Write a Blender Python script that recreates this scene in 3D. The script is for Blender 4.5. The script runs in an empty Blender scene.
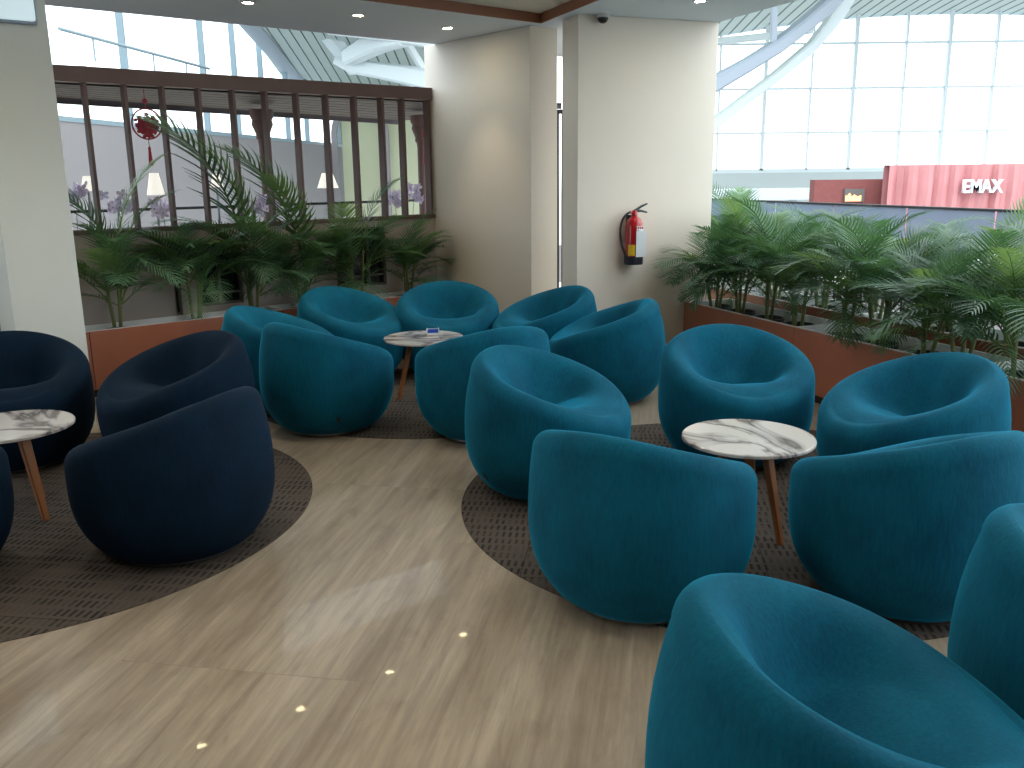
import bpy, bmesh, math, random
from mathutils import Vector, Matrix
PI = math.pi
rnd = random.Random(7)
S = bpy.context.scene
COL = S.collection

# ------------------------------------------------------------------ camera
F_PX, H_CAM = 890.0, 1.6
TH, RO = math.radians(13.3), math.radians(0.68)
FW = Vector((0, math.cos(TH), -math.sin(TH)))
R0 = Vector((1, 0, 0)); U0 = R0.cross(FW)
RT = R0*math.cos(RO) - U0*math.sin(RO)
UP = R0*math.sin(RO) + U0*math.cos(RO)
CAM = Vector((0, 0, H_CAM))
cd = bpy.data.cameras.new('camera'); cam = bpy.data.objects.new('camera', cd); COL.objects.link(cam)
cd.sensor_fit = 'HORIZONTAL'; cd.sensor_width = 36.0; cd.lens = 36.0*F_PX/1024.0
cd.clip_start = 0.05; cd.clip_end = 400
M = Matrix((RT, UP, -FW)).transposed().to_4x4(); M.translation = CAM
cam.matrix_world = M
S.camera = cam

def ray(x, y): return (FW + RT*((x-512)/F_PX) + UP*((384-y)/F_PX))
def G(x, y, z=0.0):
    r = ray(x, y); return CAM + r*((z-H_CAM)/r.z)
def Y(x, y, yy):
    r = ray(x, y); return CAM + r*(yy/r.y)

# room frames: L runs along the lattice wall (50 deg), R along the right planter (-21 deg)
A50, A21 = math.radians(50), math.radians(-21)
dL = Vector((math.sin(A50), math.cos(A50), 0)); nL = Vector((-dL.y, dL.x, 0)); PL = Vector((-3.11, 6.473, 0))
dR = Vector((math.sin(A21), math.cos(A21), 0)); nR = Vector((dR.y, -dR.x, 0)); PR = Vector((1.502, 7.688, 0))
def L(s, o, z=0.0): return PL + dL*s + nL*o + Vector((0, 0, z))
def Rr(s, o, z=0.0): return PR + dR*s + nR*o + Vector((0, 0, z))
def onL(px, py, o):
    r = ray(px, py); t = ((PL+nL*o-CAM).dot(nL))/r.dot(nL); p = CAM + r*t - PL
    return p.dot(dL), p.z
def onR(px, py, o):
    r = ray(px, py); t = ((PR+nR*o-CAM).dot(nR))/r.dot(nR); p = CAM + r*t - PR
    return p.dot(dR), p.z
ML = Matrix((dL, nL, Vector((0, 0, 1)))).transposed().to_4x4(); ML.translation = PL     # local x = along, y = outward
MR = Matrix((dR, nR, Vector((0, 0, 1)))).transposed().to_4x4(); MR.translation = PR
YAW_L = math.atan2(dL.y, dL.x); YAW_R = math.atan2(dR.y, dR.x)

# ------------------------------------------------------------------ materials
def srgb(r, g, b):
    f = lambda c: (c/255/12.92) if c/255 <= 0.04045 else ((c/255+0.055)/1.055)**2.4
    return (f(r), f(g), f(b), 1)
MATS = {}
def mat(name, col, rough=0.6, metal=0.0, spec=0.5, emit=None, es=0.0, sheen=0.0, noise=0.0, nscale=8.0, bump=0.0, bscale=200.0, stretch=(1, 1, 1), trans=0.0, coat=0.0):
    m = bpy.data.materials.new(name); m.use_nodes = True; nt = m.node_tree; b = nt.nodes['Principled BSDF']
    b.inputs['Base Color'].default_value = col; b.inputs['Roughness'].default_value = rough
    b.inputs['Metallic'].default_value = metal; b.inputs['Specular IOR Level'].default_value = spec
    b.inputs['Coat Weight'].default_value = coat
    if emit: b.inputs['Emission Color'].default_value = emit; b.inputs['Emission Strength'].default_value = es
    if sheen:
        b.inputs['Sheen Weight'].default_value = sheen; b.inputs['Sheen Roughness'].default_value = 0.35
    tc = nt.nodes.new('ShaderNodeTexCoord'); mp = nt.nodes.new('ShaderNodeMapping'); mp.inputs['Scale'].default_value = stretch
    nt.links.new(tc.outputs['Object'], mp.inputs['Vector'])
    if noise:
        n = nt.nodes.new('ShaderNodeTexNoise'); n.inputs['Scale'].default_value = nscale; n.inputs['Detail'].default_value = 5
        nt.links.new(mp.outputs['Vector'], n.inputs['Vector'])
        mx = nt.nodes.new('ShaderNodeMix'); mx.data_type = 'RGBA'
        mx.inputs['A'].default_value = [c*(1-noise) for c in col[:3]]+[1]; mx.inputs['B'].default_value = [min(1, c*(1+noise)) for c in col[:3]]+[1]
        nt.links.new(n.outputs['Fac'], mx.inputs['Factor']); nt.links.new(mx.outputs['Result'], b.inputs['Base Color'])
    if bump:
        n = nt.nodes.new('ShaderNodeTexNoise'); n.inputs['Scale'].default_value = bscale; n.inputs['Detail'].default_value = 3
        nt.links.new(mp.outputs['Vector'], n.inputs['Vector'])
        bp = nt.nodes.new('ShaderNodeBump'); bp.inputs['Strength'].default_value = bump; bp.inputs['Distance'].default_value = 0.01
        nt.links.new(n.outputs['Fac'], bp.inputs['Height']); nt.links.new(bp.outputs['Normal'], b.inputs['Normal'])
    MATS[name] = m
    return m

def velvet(name, deep, light, sheen):
    m = bpy.data.materials.new(name); m.use_nodes = True; nt = m.node_tree; b = nt.nodes['Principled BSDF']
    tc = nt.nodes.new('ShaderNodeTexCoord')
    mp = nt.nodes.new('ShaderNodeMapping'); mp.inputs['Scale'].default_value = (60, 60, 9)
    nt.links.new(tc.outputs['Object'], mp.inputs['Vector'])
    n = nt.nodes.new('ShaderNodeTexNoise'); n.inputs['Scale'].default_value = 1.6; n.inputs['Detail'].default_value = 6; n.inputs['Roughness'].default_value = 0.65
    nt.links.new(mp.outputs['Vector'], n.inputs['Vector'])
    n2 = nt.nodes.new('ShaderNodeTexNoise'); n2.inputs['Scale'].default_value = 5; n2.inputs['Detail'].default_value = 2
    nt.links.new(tc.outputs['Object'], n2.inputs['Vector'])
    ad = nt.nodes.new('ShaderNodeMath'); ad.operation = 'ADD'
    nt.links.new(n.outputs['Fac'], ad.inputs[0]); nt.links.new(n2.outputs['Fac'], ad.inputs[1])
    cr = nt.nodes.new('ShaderNodeValToRGB'); cr.color_ramp.elements[0].position = 0.35; cr.color_ramp.elements[1].position = 0.68
    hf = nt.nodes.new('ShaderNodeMath'); hf.operation = 'MULTIPLY'; hf.inputs[1].default_value = 0.5
    nt.links.new(ad.outputs[0], hf.inputs[0]); nt.links.new(hf.outputs[0], cr.inputs['Fac'])
    cr.color_ramp.elements[0].color = deep; cr.color_ramp.elements[1].color = light
    nt.links.new(cr.outputs['Color'], b.inputs['Base Color'])
    b.inputs['Roughness'].default_value = 0.85; b.inputs['Specular IOR Level'].default_value = 0.15
    b.inputs['Sheen Weight'].default_value = sheen; b.inputs['Sheen Roughness'].default_value = 0.30
    b.inputs['Sheen Tint'].default_value = [min(1, c*2.6+0.004) for c in light[:3]]+[1]
    bp = nt.nodes.new('ShaderNodeBump'); bp.inputs['Strength'].default_value = 0.35; bp.inputs['Distance'].default_value = 0.004
    nt.links.new(n.outputs['Fac'], bp.inputs['Height']); nt.links.new(bp.outputs['Normal'], b.inputs['Normal'])
    MATS[name] = m; return m
velvet('teal', (0.001, 0.068, 0.128, 1), (0.002, 0.130, 0.222, 1), 1.0)
velvet('navy', (0.001, 0.0095, 0.024, 1), (0.002, 0.018, 0.046, 1), 0.28)
mat('tag', srgb(18, 28, 40), 0.6)
mat('metal', srgb(150, 155, 160), 0.3, 1.0)
mat('pillar', srgb(234, 226, 215), 0.7, noise=0.03, nscale=3)
mat('pillar_cream', srgb(240, 246, 242), 0.7, noise=0.03, nscale=3)
mat('ceiling', srgb(232, 238, 246), 0.8)
mat('tray', srgb(244, 234, 218), 0.8)
mat('fascia_wood', srgb(150, 100, 75), 0.5, noise=0.25, nscale=6, stretch=(1, 1, 6))
mat('planter_wood', srgb(174, 108, 84), 0.38, noise=0.16, nscale=5, stretch=(1, 1, 0.25))
mat('white', srgb(232, 236, 238), 0.5)
mat('seam', srgb(60, 35, 28), 0.7)
mat('soil', srgb(48, 38, 30), 0.95, noise=0.4, nscale=60, bump=0.6, bscale=90)
mat('pot', srgb(28, 32, 36), 0.45)
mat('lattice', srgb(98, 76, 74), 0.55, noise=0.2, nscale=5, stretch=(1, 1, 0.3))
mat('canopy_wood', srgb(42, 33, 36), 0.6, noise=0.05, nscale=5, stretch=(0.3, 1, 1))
mat('partition', srgb(172, 162, 155), 0.8, noise=0.06, nscale=2)
mat('frame_grey', srgb(96, 92, 90), 0.6)
mat('dark_glass', srgb(18, 24, 28), 0.12)
mat('hall_wall', srgb(128, 126, 128), 0.85, noise=0.04, nscale=0.5)
mat('hall_pale', srgb(168, 172, 145), 0.85, noise=0.04, nscale=0.5)
mat('steel', srgb(215, 226, 230), 0.5)
mat('steel_dark', srgb(150, 162, 175), 0.5)
mat('mullion', srgb(215, 225, 230), 0.5)
mat('mullion_grey', srgb(118, 138, 148), 0.5)
mat('hoarding', srgb(186, 126, 128), 0.45, noise=0.12, nscale=1.5)
mat('brick', srgb(125, 70, 68), 0.8, noise=0.2, nscale=6)
mat('black', srgb(20, 20, 22), 0.4)
mat('letters', srgb(225, 235, 240), 0.4)
mat('red', srgb(178, 18, 32), 0.25, coat=0.3)
mat('paper', srgb(225, 232, 240), 0.6)
mat('yellow', srgb(235, 195, 30), 0.5)
mat('rubber', srgb(16, 20, 20), 0.5)
mat('lever', srgb(28, 58, 58), 0.4)
mat('ext_base', srgb(22, 28, 42), 0.5)
mat('oak', srgb(156, 100, 58), 0.5, noise=0.25, nscale=9, stretch=(4, 4, 0.6))
def leaf_mat(name, col, tcol):
    m = mat(name, col, 0.4, noise=0.3, nscale=3); nt = m.node_tree; b = nt.nodes['Principled BSDF']; o = nt.nodes['Material Output']
    t = nt.nodes.new('ShaderNodeBsdfTranslucent'); t.inputs['Color'].default_value = tcol
    mx = nt.nodes.new('ShaderNodeMixShader'); mx.inputs['Fac'].default_value = 0.35
    nt.links.new(b.outputs[0], mx.inputs[1]); nt.links.new(t.outputs[0], mx.inputs[2]); nt.links.new(mx.outputs[0], o.inputs['Surface'])
leaf_mat('leaf', srgb(66, 106, 80), srgb(84, 124, 70))
leaf_mat('leaf_light', srgb(96, 138, 88), srgb(128, 160, 84))
mat('cane', srgb(110, 118, 70), 0.5, noise=0.35, nscale=14, stretch=(1, 1, 3))
mat('rachis', srgb(92, 118, 58), 0.5)
mat('shade', srgb(240, 238, 228), 0.8, emit=(1, 0.96, 0.88, 1), es=0.35)
mat('orchid', srgb(218, 208, 232), 0.6, noise=0.15, nscale=30)
mat('orchid_heart', srgb(120, 60, 120), 0.6)
mat('counter', srgb(170, 180, 190), 0.4)
mat('red_paper', srgb(168, 40, 58), 0.6)
mat('blue', srgb(30, 80, 190), 0.5)
mat('lamp_glow', (1, 0.9, 0.75, 1), 0.5, emit=(1, 0.84, 0.50, 1), es=60.0)
mat('downlight_rim', srgb(205, 205, 205), 0.5)
mat('emergency', srgb(215, 235, 240), 0.35, emit=srgb(215, 240, 250), es=0.30)  # slight emission stands in for window light on the white plastic
mat('screen_fire', srgb(255, 170, 90), 0.5, emit=srgb(255, 175, 110), es=1.4)
mat('lower_floor', srgb(150, 155, 158), 0.4)
mat('cafe_floor', srgb(88, 84, 84), 0.7, noise=0.1, nscale=3)
mat('back_wall', srgb(95, 90, 86), 0.8)

mat('roof_plain', srgb(176, 190, 188), 0.6)
mat('groove', srgb(60, 70, 72), 0.8)
mat('hall_band', srgb(190, 200, 202), 0.7)
def glass(name, tint, refl, opac=0.0, dcol=(0.5, 0.55, 0.6, 1)):
    m = bpy.data.materials.new(name); m.use_nodes = True; nt = m.node_tree; nt.nodes.clear()
    o = nt.nodes.new('ShaderNodeOutputMaterial'); t = nt.nodes.new('ShaderNodeBsdfTransparent'); t.inputs['Color'].default_value = tint
    g = nt.nodes.new('ShaderNodeBsdfGlossy'); g.inputs['Roughness'].default_value = 0.03
    mx = nt.nodes.new('ShaderNodeMixShader'); mx.inputs['Fac'].default_value = refl
    nt.links.new(t.outputs[0], mx.inputs[1]); nt.links.new(g.outputs[0], mx.inputs[2])
    last = mx
    if opac:
        d = nt.nodes.new('ShaderNodeBsdfDiffuse'); d.inputs['Color'].default_value = dcol
        m2 = nt.nodes.new('ShaderNodeMixShader'); m2.inputs['Fac'].default_value = opac
        nt.links.new(mx.outputs[0], m2.inputs[1]); nt.links.new(d.outputs[0], m2.inputs[2]); last = m2
    nt.links.new(last.outputs[0], o.inputs['Surface']); MATS[name] = m
glass('window_glass', (0.95, 0.98, 1, 1), 0.05)
glass('rail_glass', (0.55, 0.62, 0.70, 1), 0.08, 0.68, (0.24, 0.30, 0.38, 1))

def floor_mat():
    m = bpy.data.materials.new('travertine'); m.use_nodes = True; nt = m.node_tree; b = nt.nodes['Principled BSDF']
    N = nt.nodes.new; K = nt.links.new
    tc = N('ShaderNodeTexCoord'); mp = N('ShaderNodeMapping'); mp.inputs['Rotation'].default_value = (0, 0, math.radians(10))
    K(tc.outputs['Object'], mp.inputs['Vector'])
    def stretched(sx, sy):
        q = N('ShaderNodeMapping'); q.inputs['Scale'].default_value = (sx, sy, 1); K(mp.outputs['Vector'], q.inputs['Vector']); return q
    # slabs (long side along the veins)
    br = N('ShaderNodeTexBrick'); rot = N('ShaderNodeMapping'); rot.inputs['Rotation'].default_value = (0, 0, math.radians(90)); K(mp.outputs['Vector'], rot.inputs['Vector'])
    K(rot.outputs['Vector'], br.inputs['Vector']); br.inputs['Scale'].default_value = 1.0
    br.inputs['Brick Width'].default_value = 1.8; br.inputs['Row Height'].default_value = 0.9; br.inputs['Mortar Size'].default_value = 0.002
    br.inputs['Mortar Smooth'].default_value = 0.3; br.offset = 0.37
    br.inputs['Color1'].default_value = (0.0, 0, 0, 1); br.inputs['Color2'].default_value = (1, 1, 1, 1); br.inputs['Mortar'].default_value = (0.4, 0.4, 0.4, 1)
    off = N('ShaderNodeVectorMath'); off.operation = 'SCALE'; off.inputs['Scale'].default_value = 1.1; K(br.outputs['Color'], off.inputs[0])
    def noise(sx, sy, det, dist=0.0, rough=0.55):
        q = stretched(sx, sy); a = N('ShaderNodeVectorMath'); a.operation = 'ADD'; K(q.outputs['Vector'], a.inputs[0]); K(off.outputs['Vector'], a.inputs[1])
        n = N('ShaderNodeTexNoise'); n.inputs['Scale'].default_value = 1; n.inputs['Detail'].default_value = det; n.inputs['Distortion'].default_value = dist; n.inputs['Roughness'].default_value = rough
        K(a.outputs['Vector'], n.inputs['Vector']); return n
    big = noise(6.0, 0.6, 6, 0.5, 0.6); fine = noise(34, 2.0, 7, 0.4, 0.65); spots = noise(9, 3, 8, 1.0, 0.7)
    r1 = N('ShaderNodeValToRGB'); e = r1.color_ramp.elements
    e[0].position = 0.28; e[0].color = srgb(150, 136, 120); e[1].position = 0.74; e[1].color = srgb(194, 184, 168)
    x = e.new(0.5); x.color = srgb(172, 160, 143)
    K(big.outputs['Fac'], r1.inputs['Fac'])
    r2 = N('ShaderNodeValToRGB'); e = r2.color_ramp.elements; e[0].position = 0.33; e[0].color = (0.72, 0.70, 0.67, 1); e[1].position = 0.66; e[1].color = (1.10, 1.10, 1.08, 1)
    K(fine.outputs['Fac'], r2.inputs['Fac'])
    m1 = N('ShaderNodeMix'); m1.data_type = 'RGBA'; m1.blend_type = 'MULTIPLY'; m1.inputs['Factor'].default_value = 0.85
    K(r1.outputs['Color'], m1.inputs['A']); K(r2.outputs['Color'], m1.inputs['B'])
    r3 = N('ShaderNodeValToRGB'); e = r3.color_ramp.elements; e[0].position = 0.30; e[0].color = (0.66, 0.64, 0.62, 1); e[1].position = 0.5; e[1].color = (1, 1, 1, 1)
    K(spots.outputs['Fac'], r3.inputs['Fac'])
    m2 = N('ShaderNodeMix'); m2.data_type = 'RGBA'; m2.blend_type = 'MULTIPLY'; m2.inputs['Factor'].default_value = 0.5
    K(m1.outputs['Result'], m2.inputs['A']); K(r3.outputs['Color'], m2.inputs['B'])
    m3 = N('ShaderNodeMix'); m3.data_type = 'RGBA'; m3.blend_type = 'MIX'; m3.inputs['B'].default_value = srgb(110, 96, 80)
    mm = N('ShaderNodeMath'); mm.operation = 'MULTIPLY'; mm.inputs[1].default_value = 0.3; K(br.outputs['Fac'], mm.inputs[0]); K(mm.outputs[0], m3.inputs['Factor'])
    K(m2.outputs['Result'], m3.inputs['A']); K(m3.outputs['Result'], b.inputs['Base Color'])
    rr = N('ShaderNodeMapRange'); rr.inputs['To Min'].default_value = 0.26; rr.inputs['To Max'].default_value = 0.36
    K(fine.outputs['Fac'], rr.inputs['Value']); K(rr.outputs['Result'], b.inputs['Roughness'])
    b.inputs['Specular IOR Level'].default_value = 0.30
    b.inputs['Coat Weight'].default_value = 0.20; b.inputs['Coat Roughness'].default_value = 0.025; b.inputs['Coat IOR'].default_value = 1.3
    MATS['travertine'] = m
floor_mat()

def marble_mat():
    m = bpy.data.materials.new('marble'); m.use_nodes = True; nt = m.node_tree; b = nt.nodes['Principled BSDF']; N = nt.nodes.new; K = nt.links.new
    tc = N('ShaderNodeTexCoord'); mp = N('ShaderNodeMapping'); mp.inputs['Rotation'].default_value = (0, 0, 0.6); mp.inputs['Scale'].default_value = (1.3, 2.6, 1.3); K(tc.outputs['Object'], mp.inputs['Vector'])
    oi = N('ShaderNodeObjectInfo')
    ad = N('ShaderNodeVectorMath'); ad.operation = 'ADD'; K(mp.outputs['Vector'], ad.inputs[0]); K(oi.outputs['Location'], ad.inputs[1])
    n = N('ShaderNodeTexNoise'); n.inputs['Scale'].default_value = 1.3; n.inputs['Detail'].default_value = 7; n.inputs['Distortion'].default_value = 0.9; K(ad.outputs['Vector'], n.inputs['Vector'])
    s = N('ShaderNodeMath'); s.operation = 'SUBTRACT'; s.inputs[1].default_value = 0.5; K(n.outputs['Fac'], s.inputs[0])
    a = N('ShaderNodeMath'); a.operation = 'ABSOLUTE'; K(s.outputs[0], a.inputs[0])
    r = N('ShaderNodeValToRGB'); e = r.color_ramp.elements; e[0].position = 0.0; e[0].color = srgb(95, 88, 90); e[1].position = 0.07; e[1].color = srgb(208, 206, 204)
    x = e.new(0.02); x.color = srgb(158, 152, 152)
    K(a.outputs[0], r.inputs['Fac']); K(r.outputs['Color'], b.inputs['Base Color']); b.inputs['Roughness'].default_value = 0.12
    MATS['marble'] = m
marble_mat()

def carpet_mat():
    m = bpy.data.materials.new('carpet'); m.use_nodes = True; nt = m.node_tree; b = nt.nodes['Principled BSDF']; N = nt.nodes.new; K = nt.links.new
    def mt(op, a, c=None, c2=None):
        n = N('ShaderNodeMath'); n.operation = op
        for i, v in enumerate((a, c, c2)):
            if v is None: continue
            if isinstance(v, (int, float)): n.inputs[i].default_value = v
            else: K(v, n.inputs[i])
        return n.outputs[0]
    tc = N('ShaderNodeTexCoord'); mp = N('ShaderNodeMapping'); mp.inputs['Rotation'].default_value = (0, 0, math.radians(8)); K(tc.outputs['Object'], mp.inputs['Vector'])
    sp = N('ShaderNodeSeparateXYZ'); K(mp.outputs['Vector'], sp.inputs[0])
    yy = mt('DIVIDE', sp.outputs['Y'], 0.075); row = mt('FLOOR', yy); fy = mt('FRACT', yy)
    sh = mt('FRACT', mt('MULTIPLY', mt('SINE', mt('MULTIPLY', row, 12.9898)), 43758.5))
    xx = mt('ADD', mt('DIVIDE', sp.outputs['X'], 0.030), sh); fx = mt('FRACT', xx)
    dash = mt('MULTIPLY', mt('LESS_THAN', fx, 0.42), mt('LESS_THAN', fy, 0.72))
    # dashes fade in and out over 50 cm tiles whose direction varies
    wv = N('ShaderNodeTexNoise'); wv.inputs['Scale'].default_value = 7; wv.inputs['Detail'].default_value = 2; K(mp.outputs['Vector'], wv.inputs['Vector'])
    msk = N('ShaderNodeMapRange'); msk.inputs['From Min'].default_value = 0.40; msk.inputs['From Max'].default_value = 0.56; K(wv.outputs['Fac'], msk.inputs['Value'])
    fac = mt('MULTIPLY', dash, mt('MULTIPLY_ADD', msk.outputs['Result'], 0.8, 0.2))
    mx = N('ShaderNodeMix'); mx.data_type = 'RGBA'; mx.inputs['A'].default_value = srgb(92, 85, 79); mx.inputs['B'].default_value = srgb(50, 46, 43); K(fac, mx.inputs['Factor'])
    nn = N('ShaderNodeTexNoise'); nn.inputs['Scale'].default_value = 260; K(tc.outputs['Object'], nn.inputs['Vector'])
    r = N('ShaderNodeValToRGB'); r.color_ramp.elements[0].position = .3; r.color_ramp.elements[0].color = (.7, .7, .7, 1); r.color_ramp.elements[1].position = .7; r.color_ramp.elements[1].color = (1.2, 1.2, 1.2, 1); K(nn.outputs['Fac'], r.inputs['Fac'])
    m3 = N('ShaderNodeMix'); m3.data_type = 'RGBA'; m3.blend_type = 'MULTIPLY'; m3.inputs['Factor'].default_value = 1.0
    K(mx.outputs['Result'], m3.inputs['A']); K(r.outputs['Color'], m3.inputs['B'])
    br2 = N('ShaderNodeTexBrick'); K(mp.outputs['Vector'], br2.inputs['Vector']); br2.offset = 0.0; br2.inputs['Scale'].default_value = 1
    br2.inputs['Brick Width'].default_value = 0.5; br2.inputs['Row Height'].default_value = 0.5; br2.inputs['Mortar Size'].default_value = 0.003
    br2.inputs['Color1'].default_value = (1.1, 1.1, 1.1, 1); br2.inputs['Color2'].default_value = (0.9, 0.9, 0.9, 1); br2.inputs['Mortar'].default_value = (0.5, 0.5, 0.5, 1)
    m4 = N('ShaderNodeMix'); m4.data_type = 'RGBA'; m4.blend_type = 'MULTIPLY'; m4.inputs['Factor'].default_value = 1.0
    K(m3.outputs['Result'], m4.inputs['A']); K(br2.outputs['Color'], m4.inputs['B']); K(m4.outputs['Result'], b.inputs['Base Color'])
    b.inputs['Roughness'].default_value = 0.9; b.inputs['Specular IOR Level'].default_value = 0.2
    bp = N('ShaderNodeBump'); bp.inputs['Strength'].default_value = 0.5; bp.inputs['Distance'].default_value = 0.003; bp.invert = True
    K(fac, bp.inputs['Height']); K(bp.outputs['Normal'], b.inputs['Normal'])
    MATS['carpet'] = m
carpet_mat()

def roof_mat():
    m = bpy.data.materials.new('roof_panel'); m.use_nodes = True; nt = m.node_tree; b = nt.nodes['Principled BSDF']; N = nt.nodes.new; K = nt.links.new
    tc = N('ShaderNodeTexCoord'); w = N('ShaderNodeTexWave'); w.wave_type = 'BANDS'; w.bands_direction = 'X'; w.inputs['Scale'].default_value = 0.42; K(tc.outputs['Object'], w.inputs['Vector'])
    r = N('ShaderNodeValToRGB'); e = r.color_ramp.elements; e[0].position = 0.02; e[0].color = srgb(95, 105, 105); e[1].position = 0.14; e[1].color = srgb(206, 216, 210)
    K(w.outputs['Color'], r.inputs['Fac']); K(r.outputs['Color'], b.inputs['Base Color']); b.inputs['Roughness'].default_value = 0.6
    MATS['roof_panel'] = m
roof_mat()

# ------------------------------------------------------------------ mesh helpers
def bx(bm, x0, x1, y0, y1, z0, z1, Mx=None, bev=0.0, mi=0):
    vs = [bm.verts.new(Vector((x, y, z))) for x in (x0, x1) for y in (y0, y1) for z in (z0, z1)]
    fs = []
    for q in ((0, 1, 3, 2), (4, 6, 7, 5), (0, 4, 5, 1), (2, 3, 7, 6), (0, 2, 6, 4), (1, 5, 7, 3)):
        f = bm.faces.new([vs[i] for i in q]); f.material_index = mi; fs.append(f)
    if bev:
        es = list({e for f in fs for e in f.edges})
        r = bmesh.ops.bevel(bm, geom=es, offset=bev, segments=2, affect='EDGES', profile=0.6)
        vs = list({v for f in r['faces'] for v in f.verts} | {v for v in vs if v.is_valid})
    if Mx is not None:
        bmesh.ops.transform(bm, matrix=Mx, verts=vs)
    return vs
def tube(bm, pts, rads, n=10, cap=True):
    rings = []
    for i, p in enumerate(pts):
        p = Vector(p); a = Vector(pts[max(i-1, 0)]); c = Vector(pts[min(i+1, len(pts)-1)]); t = (c-a).normalized()
        u = t.cross(Vector((0, 0, 1)));
        if u.length < 1e-3: u = t.cross(Vector((0, 1, 0)))
        u.normalize(); v = t.cross(u)
        r = rads[i] if hasattr(rads, '__len__') else rads
        rings.append([bm.verts.new(p + u*r*math.cos(2*PI*k/n) + v*r*math.sin(2*PI*k/n)) for k in range(n)])
    for a, c in zip(rings, rings[1:]):
        for k in range(n): bm.faces.new((a[k], a[(k+1) % n], c[(k+1) % n], c[k]))
    if cap: bm.faces.new(rings[0]); bm.faces.new(rings[-1])
def lathe(bm, prof, n=32, ctr=(0, 0, 0)):
    rings = []; cx, cy, cz = ctr
    for r, z in prof:
        if r < 1e-6: rings.append([bm.verts.new((cx, cy, cz+z))])
        else: rings.append([bm.verts.new((cx+r*math.cos(2*PI*k/n), cy+r*math.sin(2*PI*k/n), cz+z)) for k in range(n)])
    for a, c in zip(rings, rings[1:]):
        for k in range(n):
            j = (k+1) % n
            if len(a) == 1 and len(c) == 1: continue
            if len(a) == 1: bm.faces.new((a[0], c[k], c[j]))
            elif len(c) == 1: bm.faces.new((a[k], a[j], c[0]))
            else: bm.faces.new((a[k], a[j], c[j], c[k]))
def obj(name, bm, m, parent=None, smooth=False, mx=None, loc=None, fixn=True):
    if fixn: bmesh.ops.recalc_face_normals(bm, faces=bm.faces)
    me = bpy.data.meshes.new(name); bm.to_mesh(me); bm.free()
    for k in (m if isinstance(m, (list, tuple)) else [m]): me.materials.append(MATS[k])
    if smooth:
        me.shade_smooth()
        if smooth != 'all': me.set_sharp_from_angle(angle=math.radians(40))
    o = bpy.data.objects.new(name, me); COL.objects.link(o)
    if mx is not None: o.matrix_world = mx
    if loc is not None: o.location = loc
    if parent is not None: o.parent = parent
    return o
def tag(o, label, cat, group=None, kind=None):
    o['label'] = label; o['category'] = cat
    if group: o['group'] = group
    if kind: o['kind'] = kind
    return o
def thing(name, label, cat, loc=(0, 0, 0), rz=0.0, group=None):
    o = bpy.data.objects.new(name, None); o.empty_display_size = 0.1; COL.objects.link(o)
    o.location = loc; o.rotation_euler = (0, 0, rz); return tag(o, label, cat, group)
def dup(root, loc, rz, label, group=None):
    r = root.copy(); COL.objects.link(r); r.location = loc; r.rotation_euler = (0, 0, rz); r['label'] = label
    if group: r['group'] = group
    for ch in list(root.children):
        c = ch.copy(); COL.objects.link(c); c.parent = r
        for g in ch.children:
            d = g.copy(); COL.objects.link(d); d.parent = c
    return r
def struct(name, bm, m, parent=None, **k):
    o = obj(name, bm, m, parent, **k)
    if parent is None: o['kind'] = 'structure'
    return o
NB = bmesh.new

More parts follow.
